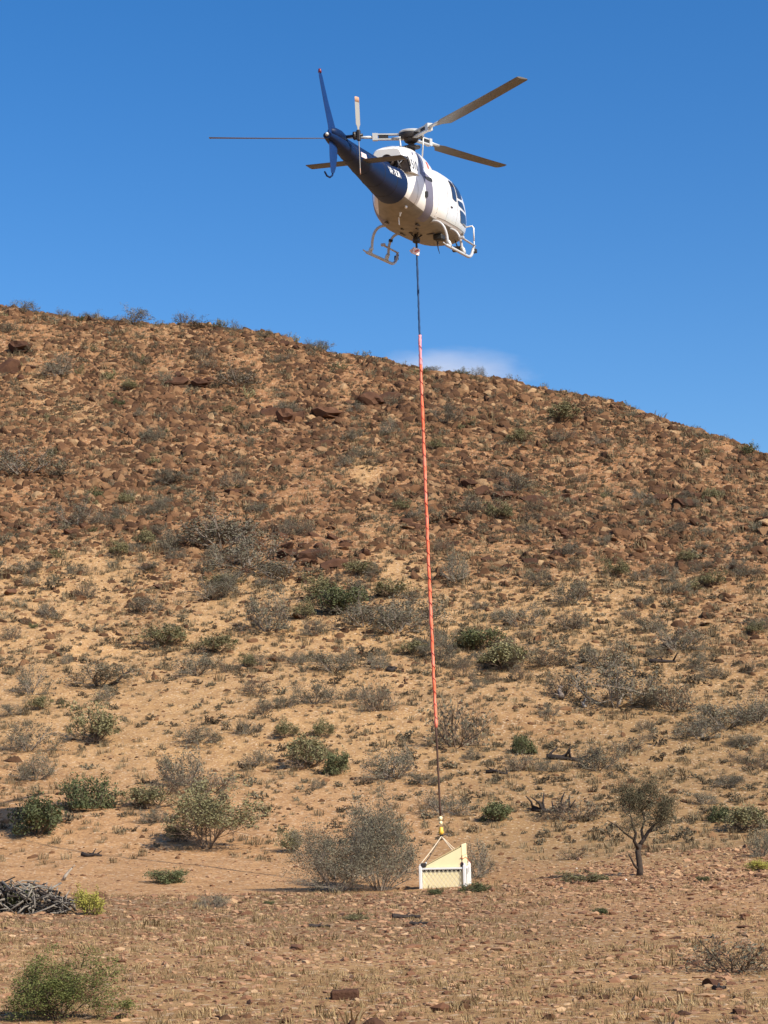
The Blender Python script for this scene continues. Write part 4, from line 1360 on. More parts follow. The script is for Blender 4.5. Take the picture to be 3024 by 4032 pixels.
dn = .55 + .9 * fbm(x / 5, y / 5, 81, 3) + .45 * smooth(0, 7, x)
kk = (rng.random(len(x)) < np.clip(dn, .1, 1) * .75); x, y, P = x[kk], y[kk], P[kk]
u_, v_, _d = project(P)
bare = np.exp(-((u_ - 550) / 700) ** 2 - ((v_ - 3400) / 110) ** 2)
kk = rng.random(len(x)) > bare * .95; P = P[kk]
s = np.exp(rng.normal(np.log(.20), .4, len(P))) * (.8 + .5 * smooth(70, 120, P[:, 1]))
A1 = merge(TUFT, P, s, rng.uniform(0, 6.28, len(P)))
o = link('dry_tussocks', np_mesh('dry_tussocks', A1[0], A1[1], {'rnd': A1[2]}), M['tussock'])
tag(o, 'low dry grass tussocks spread over the hillside soil', 'dry grass', kind='stuff')
TUF2 = [tuft(20 + s, 16, 1, .045, 1.1, .9) for s in range(6)]
x, y = sample_area(19500, 13, 50)
dn = fbm(x / 1.8, y / 1.8, 91, 3) + .30 - .35 * smooth(-2, 5, x) * smooth(22, 34, y)
kk = (dn > rng.uniform(-.1, .5, len(x))) & clear_of_load(x, y) & ~((y > 43.8) & (x < 2)); x, y = x[kk], y[kk]
s = np.exp(rng.normal(np.log(.050), .4, len(x)))
A1 = merge(TUF2, np.stack([x, y, H(x, y)], -1), s, rng.uniform(0, 6.28, len(x)))
o = link('dry_grass', np_mesh('dry_grass', A1[0], A1[1], {'rnd': A1[2]}), M['straw'])
tag(o, 'straw coloured dry grass litter on the foreground flat', 'dry grass', kind='stuff')

# ---- shrubs
def shrub_type(nm, seeds, stem_m, leaf_m, **kw):
    out = []
    for s in seeds:
        SV, ST_, LV, LT = shrub(s, **kw)
        ms = np_mesh('stems', SV, ST_, {'rnd': np.full(len(SV), 0.)}); ms.materials.append(stem_m)
        ml = None
        if len(LT):
            # leaf brightness varies by clump
            rv = np.repeat(np.random.default_rng(s).random(len(LV) // 4) * .45, 4)
            ml = np_mesh('foliage', LV, LT, {'rnd': rv}); ml.materials.append(leaf_m)
        out.append((ms, ml, SV, ST_, LV, LT))
    return out
TY = {}
TY['grey'] = shrub_type('grey', (1, 2, 3, 4), M['twig'], M['greyleaf'], n_stem=10, h=.75, w=.55, leaf_n=2200, leaf_s=.020, r0=.016)
TY['brown'] = shrub_type('brown', (11, 12, 13), M['browntwig'], M['greyleaf'], n_stem=11, h=.6, w=.6, leaf_n=500, leaf_s=.026, r0=.014)
TY['olive'] = shrub_type('olive', (21, 22, 23), M['browntwig'], M['oliveleaf'], n_stem=9, h=.8, w=.55, leaf_n=2600, leaf_s=.030, r0=.018, leaf_top=.25)
TY['green'] = shrub_type('green', (31, 32, 33), M['browntwig'], M['greenleaf'], n_stem=11, h=.62, w=.56, leaf_n=3600, leaf_s=.030, r0=.014)
TY['yellow'] = shrub_type('yellow', (41,), M['browntwig'], M['yellowleaf'], n_stem=11, h=.8, w=.5, leaf_n=3000, leaf_s=.03, r0=.012)
TY['bigolive'] = shrub_type('bigolive', (51,), M['browntwig'], M['oliveleaf'], n_stem=9, h=1.0, w=.55, leaf_n=6500, leaf_s=.020, r0=.014, leaf_top=.42, dome=.3, gen=4, twig_k=3, curl=.2)
TY['bigthicket'] = shrub_type('bigthicket', (61, 62), M['twig'], M['greyleaf'], n_stem=16, h=1.0, w=.55, leaf_n=17000, leaf_s=.012, r0=.010, gen=4, twig_k=3, curl=.22)
M['bushleaf'] = ramp_mat('fine_green_leaf', [(0, (.060, .070, .020)), (.5, (.125, .135, .040)), (1, (.22, .215, .075))], .7, .8, .3)
TY['fgbush'] = shrub_type('fgbush', (71,), M['browntwig'], M['bushleaf'], n_stem=18, h=1.0, w=.50, leaf_n=22000, leaf_s=.0135, r0=.009, gen=4, twig_k=3, curl=.2)
TY['bare'] = shrub_type('bare', (81, 82, 83), M['twig'], None, n_stem=7, h=.7, w=.6, leaf_n=0, r0=.022, gen=3, twig_k=3, curl=.45, dome=1)

def put_shrub(ty, loc, width, height, label, group=None, parts=True, name='shrub', cat='shrub', rz=None):
    var = TY[ty][rng.integers(0, len(TY[ty]))]
    ref = np.concatenate([var[2], var[4]]) if len(var[4]) else var[2]
    w0 = (np.percentile(ref[:, 0], 97) - np.percentile(ref[:, 0], 3)); h0 = np.percentile(ref[:, 2], 99)
    sx, sz = width / w0, height / h0
    rz = rng.uniform(0, 6.28) if rz is None else rz
    e = bpy.data.objects.new(name, None); COL.objects.link(e); e.empty_display_size = .1
    e.location = loc; e.rotation_euler = (0, 0, rz); e.scale = (sx, sx, sz)
    a = bpy.data.objects.new('stems', var[0]); COL.objects.link(a); a.parent = e
    if var[1] is not None:
        b = bpy.data.objects.new('foliage', var[1]); COL.objects.link(b); b.parent = e
    tag(e, label, cat, group)
    return e

S = 3024 / 1659
# (u, v of the foot, width, height) in pixels of the 1659-wide view
NAMED = [
 ('fgbush', 124, 2200, 186, 150, 'large bright green bush with fine leaves in the bottom left foreground', 'bush'),
 ('yellow', 190, 1976, 52, 52, 'small yellow-green bush beside the heap of dead branches at the left edge', 'bush'),
 ('green', 362, 1906, 78, 26, 'low flat dark green shrub on the bare pink soil near the crest', 'shrub'),
 ('green', 78, 1802, 84, 74, 'rounded green shrub at the far left on the edge of the bare pink soil', 'shrub'),
 ('green', 192, 1746, 92, 62, 'bright green shrub with dark base just upslope of the rounded one at left', 'shrub'),
 ('olive', 322, 1746, 72, 46, 'small olive shrub between the bright green one and the tall dome-shaped bush', 'shrub'),
 ('bigolive', 447, 1832, 128, 126, 'tall dome-shaped pale olive bush with bare lower stems on the left slope', 'bush'),
 ('olive', 385, 1818, 48, 48, 'small side bush touching the left foot of the tall dome-shaped bush', 'shrub'),
 ('olive', 628, 1842, 50, 50, 'upright grey-olive shrub between the dome-shaped bush and the grey thickets', 'shrub'),
 ('brown', 455, 1712, 104, 44, 'wide low grey-brown shrub directly behind the tall dome-shaped bush', 'shrub'),
 ('green', 727, 1672, 58, 44, 'compact dark green shrub alone mid slope left of the brown strop', 'shrub'),
 ('grey', 850, 1682, 110, 66, 'spreading grey-green shrub with pale sticks left of the lower sling line', 'shrub'),
 ('bigthicket', 728, 1928, 132, 132, 'grey-green rounded thicket on the crest, leftmost of the two beside the crate', 'thicket'),
 ('bigthicket', 822, 1924, 132, 178, 'tall hazy grey leafless thicket immediately left of the crate', 'thicket'),
 ('green', 1028, 1925, 52, 18, 'low dark green plant at the right foot of the crate', 'plant'),
 ('grey', 1030, 1895, 60, 70, 'thin hazy grey shrub just behind the right side of the crate', 'shrub'),
 ('green', 940, 1932, 22, 12, 'tiny green plant in front of the crate', 'plant'),
 ('green', 1130, 1627, 46, 36, 'small dark green shrub right of the lower end of the orange sleeve', 'shrub'),
 ('green', 1072, 1772, 50, 36, 'small dark green shrub with shaded foot right of the yellow hook', 'shrub'),
 ('grey', 1292, 1662, 62, 50, 'pale grey bushy tangle at the end of the fallen trunk', 'shrub'),
 ('brown', 1245, 1772, 90, 44, 'grey-brown tangle of bare twigs beside the charred fallen branch', 'shrub'),
 ('olive', 1258, 1908, 96, 26, 'low pale green mat of shrub left of the tree shadow', 'shrub'),
 ('brown', 1236, 1856, 40, 24, 'small brown shrub between crate and dark-trunked tree', 'shrub'),
 ('grey', 1522, 1737, 40, 30, 'small grey shrub right of and above the dark-trunked tree', 'shrub'),
 ('olive', 1612, 1792, 80, 48, 'wide dark green shrub near the right edge beyond the dark-trunked tree', 'shrub'),
 ('green', 1553, 1774, 46, 32, 'small dark green shrub just left of the wide one near the right edge', 'shrub'),
 ('yellow', 1640, 1880, 50, 22, 'low yellowish plant at the right edge below the grey shrub', 'plant'),
 ('grey', 1645, 1850, 50, 60, 'grey shrub cut by the right edge of the picture above the stony crest', 'shrub'),
 ('brown', 985, 1612, 104, 92, 'dark open branched shrub like a small tree right of the orange sleeve end', 'shrub'),
 ('grey', 958, 1398, 66, 44, 'dark green shrub just right of the orange sleeve at mid slope', 'shrub'),
 ('green', 1035, 1402, 62, 42, 'brighter green shrub next to the dark green one right of the sleeve', 'shrub'),
 ('grey', 1120, 1352, 82, 44, 'olive shrub with pale sticks mid slope right of the line', 'shrub'),
 ('grey', 1238, 1302, 72, 52, 'dark grey dense shrub above pale soil right of the line', 'shrub'),
 ('grey', 1465, 1405, 96, 60, 'grey-green shrub behind a dark dead log on the right slope', 'shrub'),
 ('grey', 1300, 1440, 92, 52, 'round grey shrub topping the large thicket on the right slope', 'shrub'),
 ('grey', 1330, 1525, 130, 90, 'large sprawling grey thicket in the hollow of the right slope', 'thicket'),
 ('brown', 1215, 1505, 60, 55, 'grey shrub round the forked dead stump on the right slope', 'shrub'),
 ('brown', 1455, 1535, 84, 60, 'brown-grey shrub right of the large sprawling thicket', 'shrub'),
 ('grey', 1572, 1572, 90, 62, 'rounded grey shrub low in the hollow near the right edge', 'shrub'),
 ('grey', 1640, 1560, 60, 56, 'pale grey shrub at the right edge of the hollow', 'shrub'),
 ('grey', 578, 1362, 98, 84, 'large grey shrub mid slope below the green drainage thickets', 'shrub'),
 ('olive', 658, 1336, 48, 40, 'small green shrub mid slope beside the large grey one', 'shrub'),
 ('grey', 785, 1352, 84, 60, 'olive shrub mid slope with a pale stick at its side, left of the sleeve', 'shrub'),
 ('grey', 855, 1366, 80, 66, 'pale grey twiggy shrub directly left of the orange sleeve at mid slope', 'shrub'),
 ('grey', 478, 1182, 134, 84, 'large grey-green thicket in the middle of the left slope, topmost of the drainage line', 'thicket'),
 ('grey', 530, 1226, 104, 66, 'grey-green thicket just below the topmost one of the left drainage line', 'thicket'),
 ('grey', 610, 1250, 90, 46, 'pale grey thicket of the drainage line right of the grey-green ones', 'thicket'),
 ('olive', 690, 1294, 72, 50, 'green-olive shrub at the lower end of the drainage thickets', 'shrub'),
 ('grey', 985, 1256, 56, 60, 'upright grey-green shrub right of the middle of the orange sleeve', 'shrub'),
 ('olive', 850, 1290, 60, 34, 'low yellowish olive shrub left of the middle of the orange sleeve', 'shrub'),
 ('grey', 1112, 1064, 60, 40, 'olive green shrub beside a dark ledge on the upper right slope', 'shrub'),
 ('olive', 1215, 912, 74, 44, 'olive green shrub high on the right slope below the ridge', 'shrub'),
 ('olive', 940, 972, 30, 26, 'tiny dark green shrub just right of the upper orange sleeve', 'shrub'),
 ('grey', 512, 832, 84, 46, 'grey shrub high on the left slope above the rust-red outcrop', 'shrub'),
 ('grey', 125, 812, 66, 48, 'olive shrub high on the left slope near the ridge', 'shrub'),
 ('grey', 50, 1028, 120, 56, 'wide grey thicket at the left edge of the upper slope', 'thicket'),
 ('grey', 288, 702, 52, 44, 'grey tree-like shrub standing up on the left ridge line', 'shrub'),
 ('grey', 50, 676, 60, 28, 'broad grey shrub at the left end of the ridge line', 'shrub'),
 ('brown', 137, 686, 34, 18, 'small shrub on the ridge between the broad one and the tree-like one', 'shrub'),
 ('brown', 232, 700, 44, 16, 'low brown shrub on the ridge just left of the tree-like one', 'shrub'),
 ('grey', 432, 708, 60, 18, 'flat grey shrub on the ridge line right of the tree-like one', 'shrub'),
 ('grey', 512, 716, 40, 20, 'small grey shrub on the ridge left of the dark ridge rocks', 'shrub'),
 ('grey', 575, 728, 36, 18, 'grey tuft among the dark rocks on the ridge line', 'shrub'),
 ('olive', 992, 814, 44, 16, 'small olive shrub on the ridge in front of the thin cloud', 'shrub'),
 ('brown', 1300, 868, 20, 12, 'tiny dark shrub on the falling right ridge line', 'shrub'),
 ('olive', 460, 1410, 62, 38, 'olive shrub on pale soil, upper of the two in the left middle slope', 'shrub'),
 ('grey', 425, 1458, 88, 46, 'wide olive-brown shrub on pale soil, lower of two on the left middle slope', 'shrub'),
 ('grey', 215, 1480, 100, 50, 'grey shrub with a dark slanting dead branch on the left slope', 'shrub'),
 ('grey', 680, 1520, 64, 44, 'grey-brown vase-shaped shrub left of the orange sleeve on the lower slope', 'shrub'),
 ('grey', 722, 1452, 66, 50, 'pale grey twiggy shrub among sticks left of the orange sleeve', 'shrub'),
 ('brown', 815, 1535, 66, 60, 'dry grey shrub with many upright sticks close left of the sleeve', 'shrub'),
 ('olive', 205, 1602, 92, 80, 'tall olive-grey shrub on the lower left slope', 'shrub'),
 ('grey', 432, 1606, 66, 36, 'vase-shaped grey-olive shrub on the open lower left slope', 'shrub'),
 ('olive', 618, 1592, 54, 36, 'olive shrub with dark foot, left of the pair on the lower slope', 'shrub'),
 ('olive', 697, 1592, 46, 38, 'olive shrub with dark foot, right of the pair on the lower slope', 'shrub'),
 ('grey', 560, 1652, 56, 30, 'grey-green shrub above the compact row on the lower left slope', 'shrub'),
 ('brown', 570, 1542, 36, 30, 'small dark-footed shrub in the open middle of the lower left slope', 'shrub'),
 ('grey', 65, 1500, 54, 60, 'brown-grey shrub at the left edge of the lower slope', 'shrub'),
 ('grey', 60, 1622, 84, 54, 'spreading grey shrub at the left edge above the green shrubs', 'shrub'),
 ('grey', 78, 1684, 70, 50, 'grey shrub with fanning bare sticks at the left edge', 'shrub'),
 ('brown', 1360, 1624, 60, 26, 'low grey-brown shrub above the fallen trunk on the right slope', 'shrub'),
 ('olive', 770, 1988, 60, 16, 'faint green tuft on the foreground flat in front of the grey thickets', 'plant'),
 ('green', 580, 1955, 20, 10, 'tiny green plant on the foreground flat left of the faint green tuft', 'plant'),
 ('green', 1298, 1974, 22, 14, 'small green plant on the stony ground below the tree shadow', 'plant'),
 ('green', 1520, 1908, 26, 12, 'small bright green plant on the right stony crest', 'plant'),
 ('brown', 1590, 2100, 150, 70, 'low dark heap of dead twigs among dark stones at the right foreground edge', 'dead twigs'),
 ('grey', 460, 1960, 50, 28, 'small leafless upright bush on the crest beside the bare pink soil', 'shrub'),
]
named_px = []
for (ty, u_, v_, w_, h_, lab, cat) in NAMED:
    g_ = ground_at(u_ * S, min(v_ * S, 4050), 12 if v_ > 1940 else 40)
    if g_ is None:      # on the skyline: stand it on the crest of that column
        d_ = pxdir(u_ * S, v_ * S); tt_ = d_[0] / d_[1]
        yy = np.interp(tt_, _T, _DC) - .5
        g_ = np.array([tt_ * yy, yy, float(H(tt_ * yy, yy))])
    dep = project(g_)[2]
    k = dep / F * S
    name = 'bush' if cat == 'bush' else {'plant': 'small_plant', 'thicket': 'thicket', 'dead twigs': 'dead_twigs'}.get(cat, 'shrub')
    kw_ = {'bigthicket': 1.28, 'fgbush': .94, 'grey': 1.22, 'brown': 1.22, 'bigolive': 1.12}.get(ty, 1.05) if v_ > 860 else 1.0
    put_shrub(ty, tuple(g_ - np.array([0, 0, .02])), w_ * k * kw_, h_ * k * 1.04 * min(kw_, 1.12), lab, None, name=name, cat=cat)
    named_px.append((u_ * S, v_ * S, w_ * S))

# scattered shrubs over the slope
cand = []
x, y = sample_area(5200, 60, 170)
P = np.stack([x, y, H(x, y)], -1); u_, v_, d_ = project(P)
dens = .42 + .5 * fbm(x / 7, y / 7, 101, 3)
def near_poly(u, v, pts, w):
    best = np.full(len(u), 1e9)
    for (a, b) in zip(pts[:-1], pts[1:]):
        a = np.array(a, float) * S; b = np.array(b, float) * S; d = b - a
        t_ = np.clip(((u - a[0]) * d[0] + (v - a[1]) * d[1]) / (d @ d), 0, 1)
        best = np.minimum(best, np.hypot(u - a[0] - t_ * d[0], v - a[1] - t_ * d[1]))
    return np.exp(-(best / (w * S)) ** 2)
gul = near_poly(u_, v_, [(430, 1120), (600, 1230), (700, 1290), (850, 1330), (1000, 1400), (1200, 1440), (1450, 1520), (1659, 1560)], 55)
gul2 = near_poly(u_, v_, [(780, 950), (850, 1080), (960, 1200), (1020, 1300)], 45) * .7
gul3 = near_poly(u_, v_, [(0, 980), (180, 1060), (330, 1160)], 45) * .6
dens = dens + 1.0 * gul + .6 * gul2 + .5 * gul3
dens *= np.where(v_ > 2650, .45, 1)
bare = np.exp(-((u_ - 550) / 800) ** 2 - ((v_ - 3400) / 130) ** 2)
keep = rng.random(len(x)) < dens * .55 * (1 - bare)
# not on top of the named ones and the tree
for (a, b, c) in named_px + [(2500, 3250, 330)]:
    keep &= ~((np.abs(u_ - a) < c * .45) & (v_ < b + 40) & (v_ > b - c * .9))
x, y, P, u_, v_, gul = x[keep], y[keep], P[keep], u_[keep], v_[keep], gul[keep]
wid = np.exp(rng.normal(np.log(.82), .38, len(x))) * (1 + .4 * gul)
r_ = rng.random(len(x))
ty = np.where(r_ < .56, 0, np.where(r_ < .88, 1, np.where(r_ < .98, 2, 3)))
TN = ['grey', 'brown', 'olive', 'green']
TL = ['grey twiggy shrub', 'brown dry shrub', 'olive leafy shrub', 'dark green leafy shrub']
vis = (u_ > 0) & (u_ < 3024)
pxs = wid / project(P)[2] * vis
N_S = 300 - len(NAMED) - 6
od = np.argsort(-pxs); ind = od[:N_S]; rest = od[N_S:]
for i in ind:
    side = 'left' if u_[i] < line_u(v_[i]) else 'right'
    band = 'upper' if v_[i] < 2100 else ('middle' if v_[i] < 2700 else 'lower')
    lab = f'{TL[ty[i]]} scattered on the {band} hillside {side} of the sling line'
    put_shrub(TN[ty[i]], tuple(P[i] - np.array([0, 0, .03])), wid[i], wid[i] * rng.uniform(.5, .85), lab, f'{TL[ty[i]]}s on the {band} {side} hillside')
# the rest, too many and too small to tell apart
lowV = {}
for j, (stem_name, leaf_name) in enumerate((('twig', 'greyleaf'), ('browntwig', 'greyleaf'), ('browntwig', 'oliveleaf'), ('browntwig', 'greenleaf'))):
    kk = rest[ty[rest] == j]
    if len(kk) == 0: continue
    vs_ = []
    for s in range(3):
        SV, ST_, LV, LT = shrub(200 + j * 10 + s, n_stem=8, h=.75, w=.55, gen=2, leaf_n=(150, 90, 320, 420)[j], leaf_s=.05, r0=.02, twig_k=4)
        vs_.append((np.concatenate([SV, LV]), np.concatenate([ST_, LT + len(SV)])))
    A1 = merge(vs_, P[kk], wid[kk] * .95, rng.uniform(0, 6.28, len(kk)))
    lowV[j] = A1
V_ = np.concatenate([a[0] for a in lowV.values()])
offs = np.cumsum([0] + [len(a[0]) for a in lowV.values()])
T_ = np.concatenate([a[1] + o_ for a, o_ in zip(lowV.values(), offs)])
R_ = np.concatenate([a[2] for a in lowV.values()])
me = np_mesh('distant_scrub', V_, T_, {'rnd': R_})
mids = []; 
for m_ in ('greyleaf', 'oliveleaf', 'greenleaf'): me.materials.append(M[m_])
mi = np.concatenate([np.full(len(a[1]), {0: 0, 1: 0, 2: 1, 3: 2}[j]) for j, a in lowV.items()]).astype(np.int32)
me.polygons.foreach_set('material_index', mi)
o = bpy.data.objects.new('distant_scrub', me); COL.objects.link(o)
tag(o, 'small grey and olive scrub dotted over the hillside', 'scrub', kind='stuff')

# ---- the tree ---------------------------------------------------------------
def tree(u_, v_):
    g_ = ground_at(u_, v_, 46)
    dep = project(g_)[2]; k = dep / F       # metres per photo pixel
    r_ = np.random.default_rng(5)
    e = empty('tree', tuple(g_))
    tag(e, 'small dark-trunked tree with a thin grey-green crown at lower right', 'tree')
    # offsets in photo px from the foot, right and up, plus depth in metres
    def L(px, py, dy=0.0): return Vector((px * k, dy, py * k))
    mb = MB()
    tips = []
    def limb(pts, r0, r1):
        n = len(pts); mb.tube(pts, [r0 + (r1 - r0) * i / (n - 1) for i in range(n)], 7)
    limb([L(0, -8), L(3, 25), L(0, 60), L(-4, 95, .02), L(4, 120, .05)], .085, .062)
    limb([L(4, 118, .05), L(22, 140, .1), L(40, 168, .12), L(58, 190, .1), L(75, 205, .1)], .055, .025)
    limb([L(-2, 105), L(-20, 135, -.1), L(-14, 165, -.15), L(-28, 195, -.2), L(-30, 225, -.2)], .05, .022)
    limb([L(20, 138, .1), L(16, 175, .2), L(30, 215, .25), L(22, 250, .25)], .04, .018)
    limb([L(-2, 22), L(-22, 42, -.1), L(-38, 72, -.2), L(-46, 84, -.2)], .035, .016)
    limb([L(-20, 140, -.1), L(-60, 165, -.3), L(-95, 195, -.4), L(-130, 215, -.4)], .028, .010)
    limb([L(40, 168, .12), L(70, 175, .4), L(105, 200, .5)], .025, .010)
    trunk = mb.build('trunk', M['bark'], e)
    SV = []; ST_ = []; LC = []
    def seg_(p, q, ra, rb):
        d = (q - p); d = d / (np.linalg.norm(d) + 1e-9); a = np.cross(d, [0, .3, 1.]); a /= np.linalg.norm(a); b = np.cross(d, a)
        kk_ = len(SV)
        for (pp, rad) in ((p, ra), (q, rb)):
            for j in range(3): SV.append(pp + (a * cos(2.094 * j) + b * sin(2.094 * j)) * rad)
        for j in range(3):
            j2 = (j + 1) % 3; ST_.append((kk_ + j, kk_ + j2, kk_ + 3 + j2)); ST_.append((kk_ + j, kk_ + 3 + j2, kk_ + 3 + j))
    def grow(p, d, Ln, rad, g_n):
        for i in range(3):
            d = d + r_.standard_normal(3) * .3; d[2] += .06; d /= np.linalg.norm(d)
            q = p + d * Ln / 3; seg_(p, q, rad, rad * .8); rad *= .8; p = q
            if g_n > 0:
                for _ in range(3):
                    dd = d + r_.standard_normal(3) * .8; dd /= np.linalg.norm(dd)
                    grow(p, dd, Ln * .62, rad * .65, g_n - 1)
            else: LC.append(p)
    roots = [(75, 205, .1), (58, 190, .1), (-30, 225, -.2), (-28, 195, -.2), (22, 250, .25), (30, 215, .25), (10, 300, .1), (45, 290, -.1), (-35, 285, .1), (95, 205, .4), (0, 250, 0), (60, 240, -.1), (-20, 260, .1), (80, 245, .2), (-60, 250, -.1)]
    for (a, b, c) in roots:
        p = np.array(L(a, b, c)); d = p - np.array(L(0, 120)); d /= np.linalg.norm(d)
        grow(p, d, .36, .012, 2)
    for pa, pb in (((22, 250, .25), (10, 300, .1)), ((22, 250, .25), (45, 290, -.1)), ((-20, 260, .1), (-35, 285, .1)), ((75, 205, .1), (95, 205, .4)), ((22, 250, .25), (0, 250, 0)), ((22, 250, .25), (-20, 260, .1)), ((75, 205, .1), (60, 240, -.1)), ((75, 205, .1), (80, 245, .2)), ((-30, 225, -.2), (-60, 250, -.1))):
        seg_(np.array(L(*pa)), np.array(L(*pb)), .014, .012)
    link('branches', np_mesh('branches', np.array(SV), np.array(ST_)), M['browntwig'], e)
    LC = np.array(LC); n = 17000
    c = LC[r_.integers(0, len(LC), n)] + r_.standard_normal((n, 3)) * .095
    a1 = r_.standard_normal((n, 3)); a1 /= np.linalg.norm(a1, axis=1)[:, None]
    a2 = np.cross(a1, r_.standard_normal((n, 3))); a2 /= np.linalg.norm(a2, axis=1)[:, None]
    sz = .018 * r_.uniform(.6, 1.4, n)[:, None]
    LV = np.stack([c - a1 * sz, c + a2 * sz * .4, c + a1 * sz, c - a2 * sz * .4], 1).reshape(-1, 3); b = np.arange(n)[:, None] * 4
    link('crown', np_mesh('crown', LV, np.concatenate([b + [0, 1, 2], b + [0, 2, 3]]), {'rnd': np.repeat(r_.random(n) * .5, 4)}), ramp_mat('dark_olive_leaf', [(0, (.050, .044, .024)), (.5, (.088, .078, .045)), (1, (.14, .125, .075))], .8, .8, .3), e)
tree(2518, 3448)

# ---- dead wood ----------------------------------------------------------------
def dead_branch(u_, v_, pts, r0, m, label, name='dead_branch', cat='dead branch', twigs=10, seed=0, dmin=12):
    """pts in 1659-view pixels relative to the foot"""
    g_ = ground_at(u_ * S, v_ * S, dmin)
    if g_ is None: return
    k = project(g_)[2] / F * S
    r_ = random.Random(seed)
    r0 *= 1.45
    mb = MB(); n = len(pts)
    P3 = [Vector((a * k, (b * k) * .9 if v_ < 1900 else r_.uniform(-.1, .1), 0)) for a, b in pts]
    out = []
    for p, (a, b) in zip(P3, pts):
        gz = float(H(g_[0] + p.x, g_[1] + p.y)) - g_[2]
        # height so that it shows at that row: mostly lying, raised a little
        out.append(Vector((p.x, p.y * .5, max(gz + r0 * .5, b * k * .75))))
    mb.tube(out, [r0 * (1 - .6 * i / (n - 1)) for i in range(n)], 6)
    for _ in range(twigs):
        i = r_.randrange(0, n - 1); t_ = r_.random(); p = out[i].lerp(out[i + 1], t_)
        d = Vector((r_.uniform(-1, 1), r_.uniform(-.6, .6), r_.uniform(.0, 1))).normalized()
        L_ = r_.uniform(.3, .9) * (pts[-1][0] ** 2 + pts[-1][1] ** 2) ** .5 * k * .5
        q_ = p + d * L_ * .5; q2 = q_ + (d + Vector((r_.uniform(-.6, .6), r_.uniform(-.4, .4), r_.uniform(-.3, .3)))) * L_ * .5
        mb.tube([p, q_, q2], [r0 * .45, r0 * .3, r0 * .15], 5)
    o = mb.build(name, m, None); o.location = tuple(g_)
    tag(o, label, cat)
    return o
DEAD = [
 (1180, 1640, [(0, 0), (30, -4), (60, -6), (95, -10)], .10, 'blackwood', 'long charred trunk lying across the right slope', 8),
 (1050, 1760 - 90, [(0, 0), (20, 6), (35, -6), (45, -14)], .06, 'blackwood', 'forked dark fallen branch right of the brown strop', 6),
 (1150, 1752, [(0, 0), (25, -10), (60, -14), (95, -18)], .08, 'blackwood', 'charred tangled branch left of the grey-brown twig tangle', 16),
 (175, 1852, [(0, 10), (15, 4), (30, 8), (45, -2)], .05, 'blackwood', 'thin dark fallen branch on the bare pink soil at left', 4),
 (138, 1902, [(0, 0), (4, 14), (12, 28), (18, 36)], .035, 'paledead', 'bleached pale forked stick behind the branch heap at left', 3),
 (238, 1502 - 20, [(0, 0), (12, 14), (24, 30), (34, 42)], .07, 'blackwood', 'dark slanting dead branch on the left slope', 2),
 (835, 1450, [(0, 0), (12, -4), (20, 10), (4, 14)], .10, 'blackwood', 'dark curled dead limb left of the orange sleeve', 5),
 (1212, 1512, [(0, 0), (2, 15), (-3, 28), (4, 40)], .10, 'deadwood', 'upright forked dead stump on the right slope', 7),
 (1265, 1530, [(0, 0), (-5, 14), (3, 28)], .06, 'paledead', 'short pale stick near the large sprawling thicket', 3),
 (1400, 1432, [(0, 0), (20, 2), (40, 0), (60, -2)], .09, 'blackwood', 'dark log lying above the pale soil on the right slope', 3),
 (1428, 1400, [(0, 0), (14, 12), (30, 22), (40, 28)], .10, 'blackwood', 'dark leaning trunk at the left of the grey-green shrub on the right slope', 4),
 (870, 1815, [(0, 0), (-10, 10), (-20, 26)], .03, 'paledead', 'short bleached stick poking up behind the tall grey thicket', 2),
]
for i, (a, b, pts, r0, m_, lab, tw) in enumerate(DEAD):
    dead_branch(a, b, pts, r0, M[m_], lab, seed=i, twigs=tw, dmin=44)
# small dark logs on the foreground
def log(u_, v_, wpx, r0, label, rz=0.0, m_='blackwood'):
    g_ = ground_at(u_ * S, v_ * S, 12); k = project(g_)[2] / F * S
    L_ = wpx * k; mb = MB()
    r_ = random.Random(int(u_)); n = 8
    pts = [(L_ * (i / (n - 1) - .5), r_.uniform(-.02, .02), r0 * .6 + r_.uniform(-.3, .3) * r0) for i in range(n)]
    mb.tube(pts, [r0 * (1 - .5 * i / n) * r_.uniform(.8, 1.15) for i in range(n)], 7, smooth=False)
    mb.tube([pts[3], (pts[3][0] + .2 * L_, .04, r0 * 2)], [r0 * .5, r0 * .2], 5)
    o = mb.build('fallen_log', M[m_], None); o.location = tuple(g_); o.rotation_euler = (0, 0, rz)
    tag(o, label, 'log')
log(690, 2003, 46, .035, 'short dark stick lying on the foreground flat left of the pile by the crate', .1)
log(878, 1984, 60, .05, 'dark log lying on the crest in front of the crate', .15)
log(905, 1998, 40, .04, 'short dark log just below the one in front of the crate', -.2)
log(1555, 2212 - 75, 30, .03, 'short dark stick among stones at the lower right', .4)

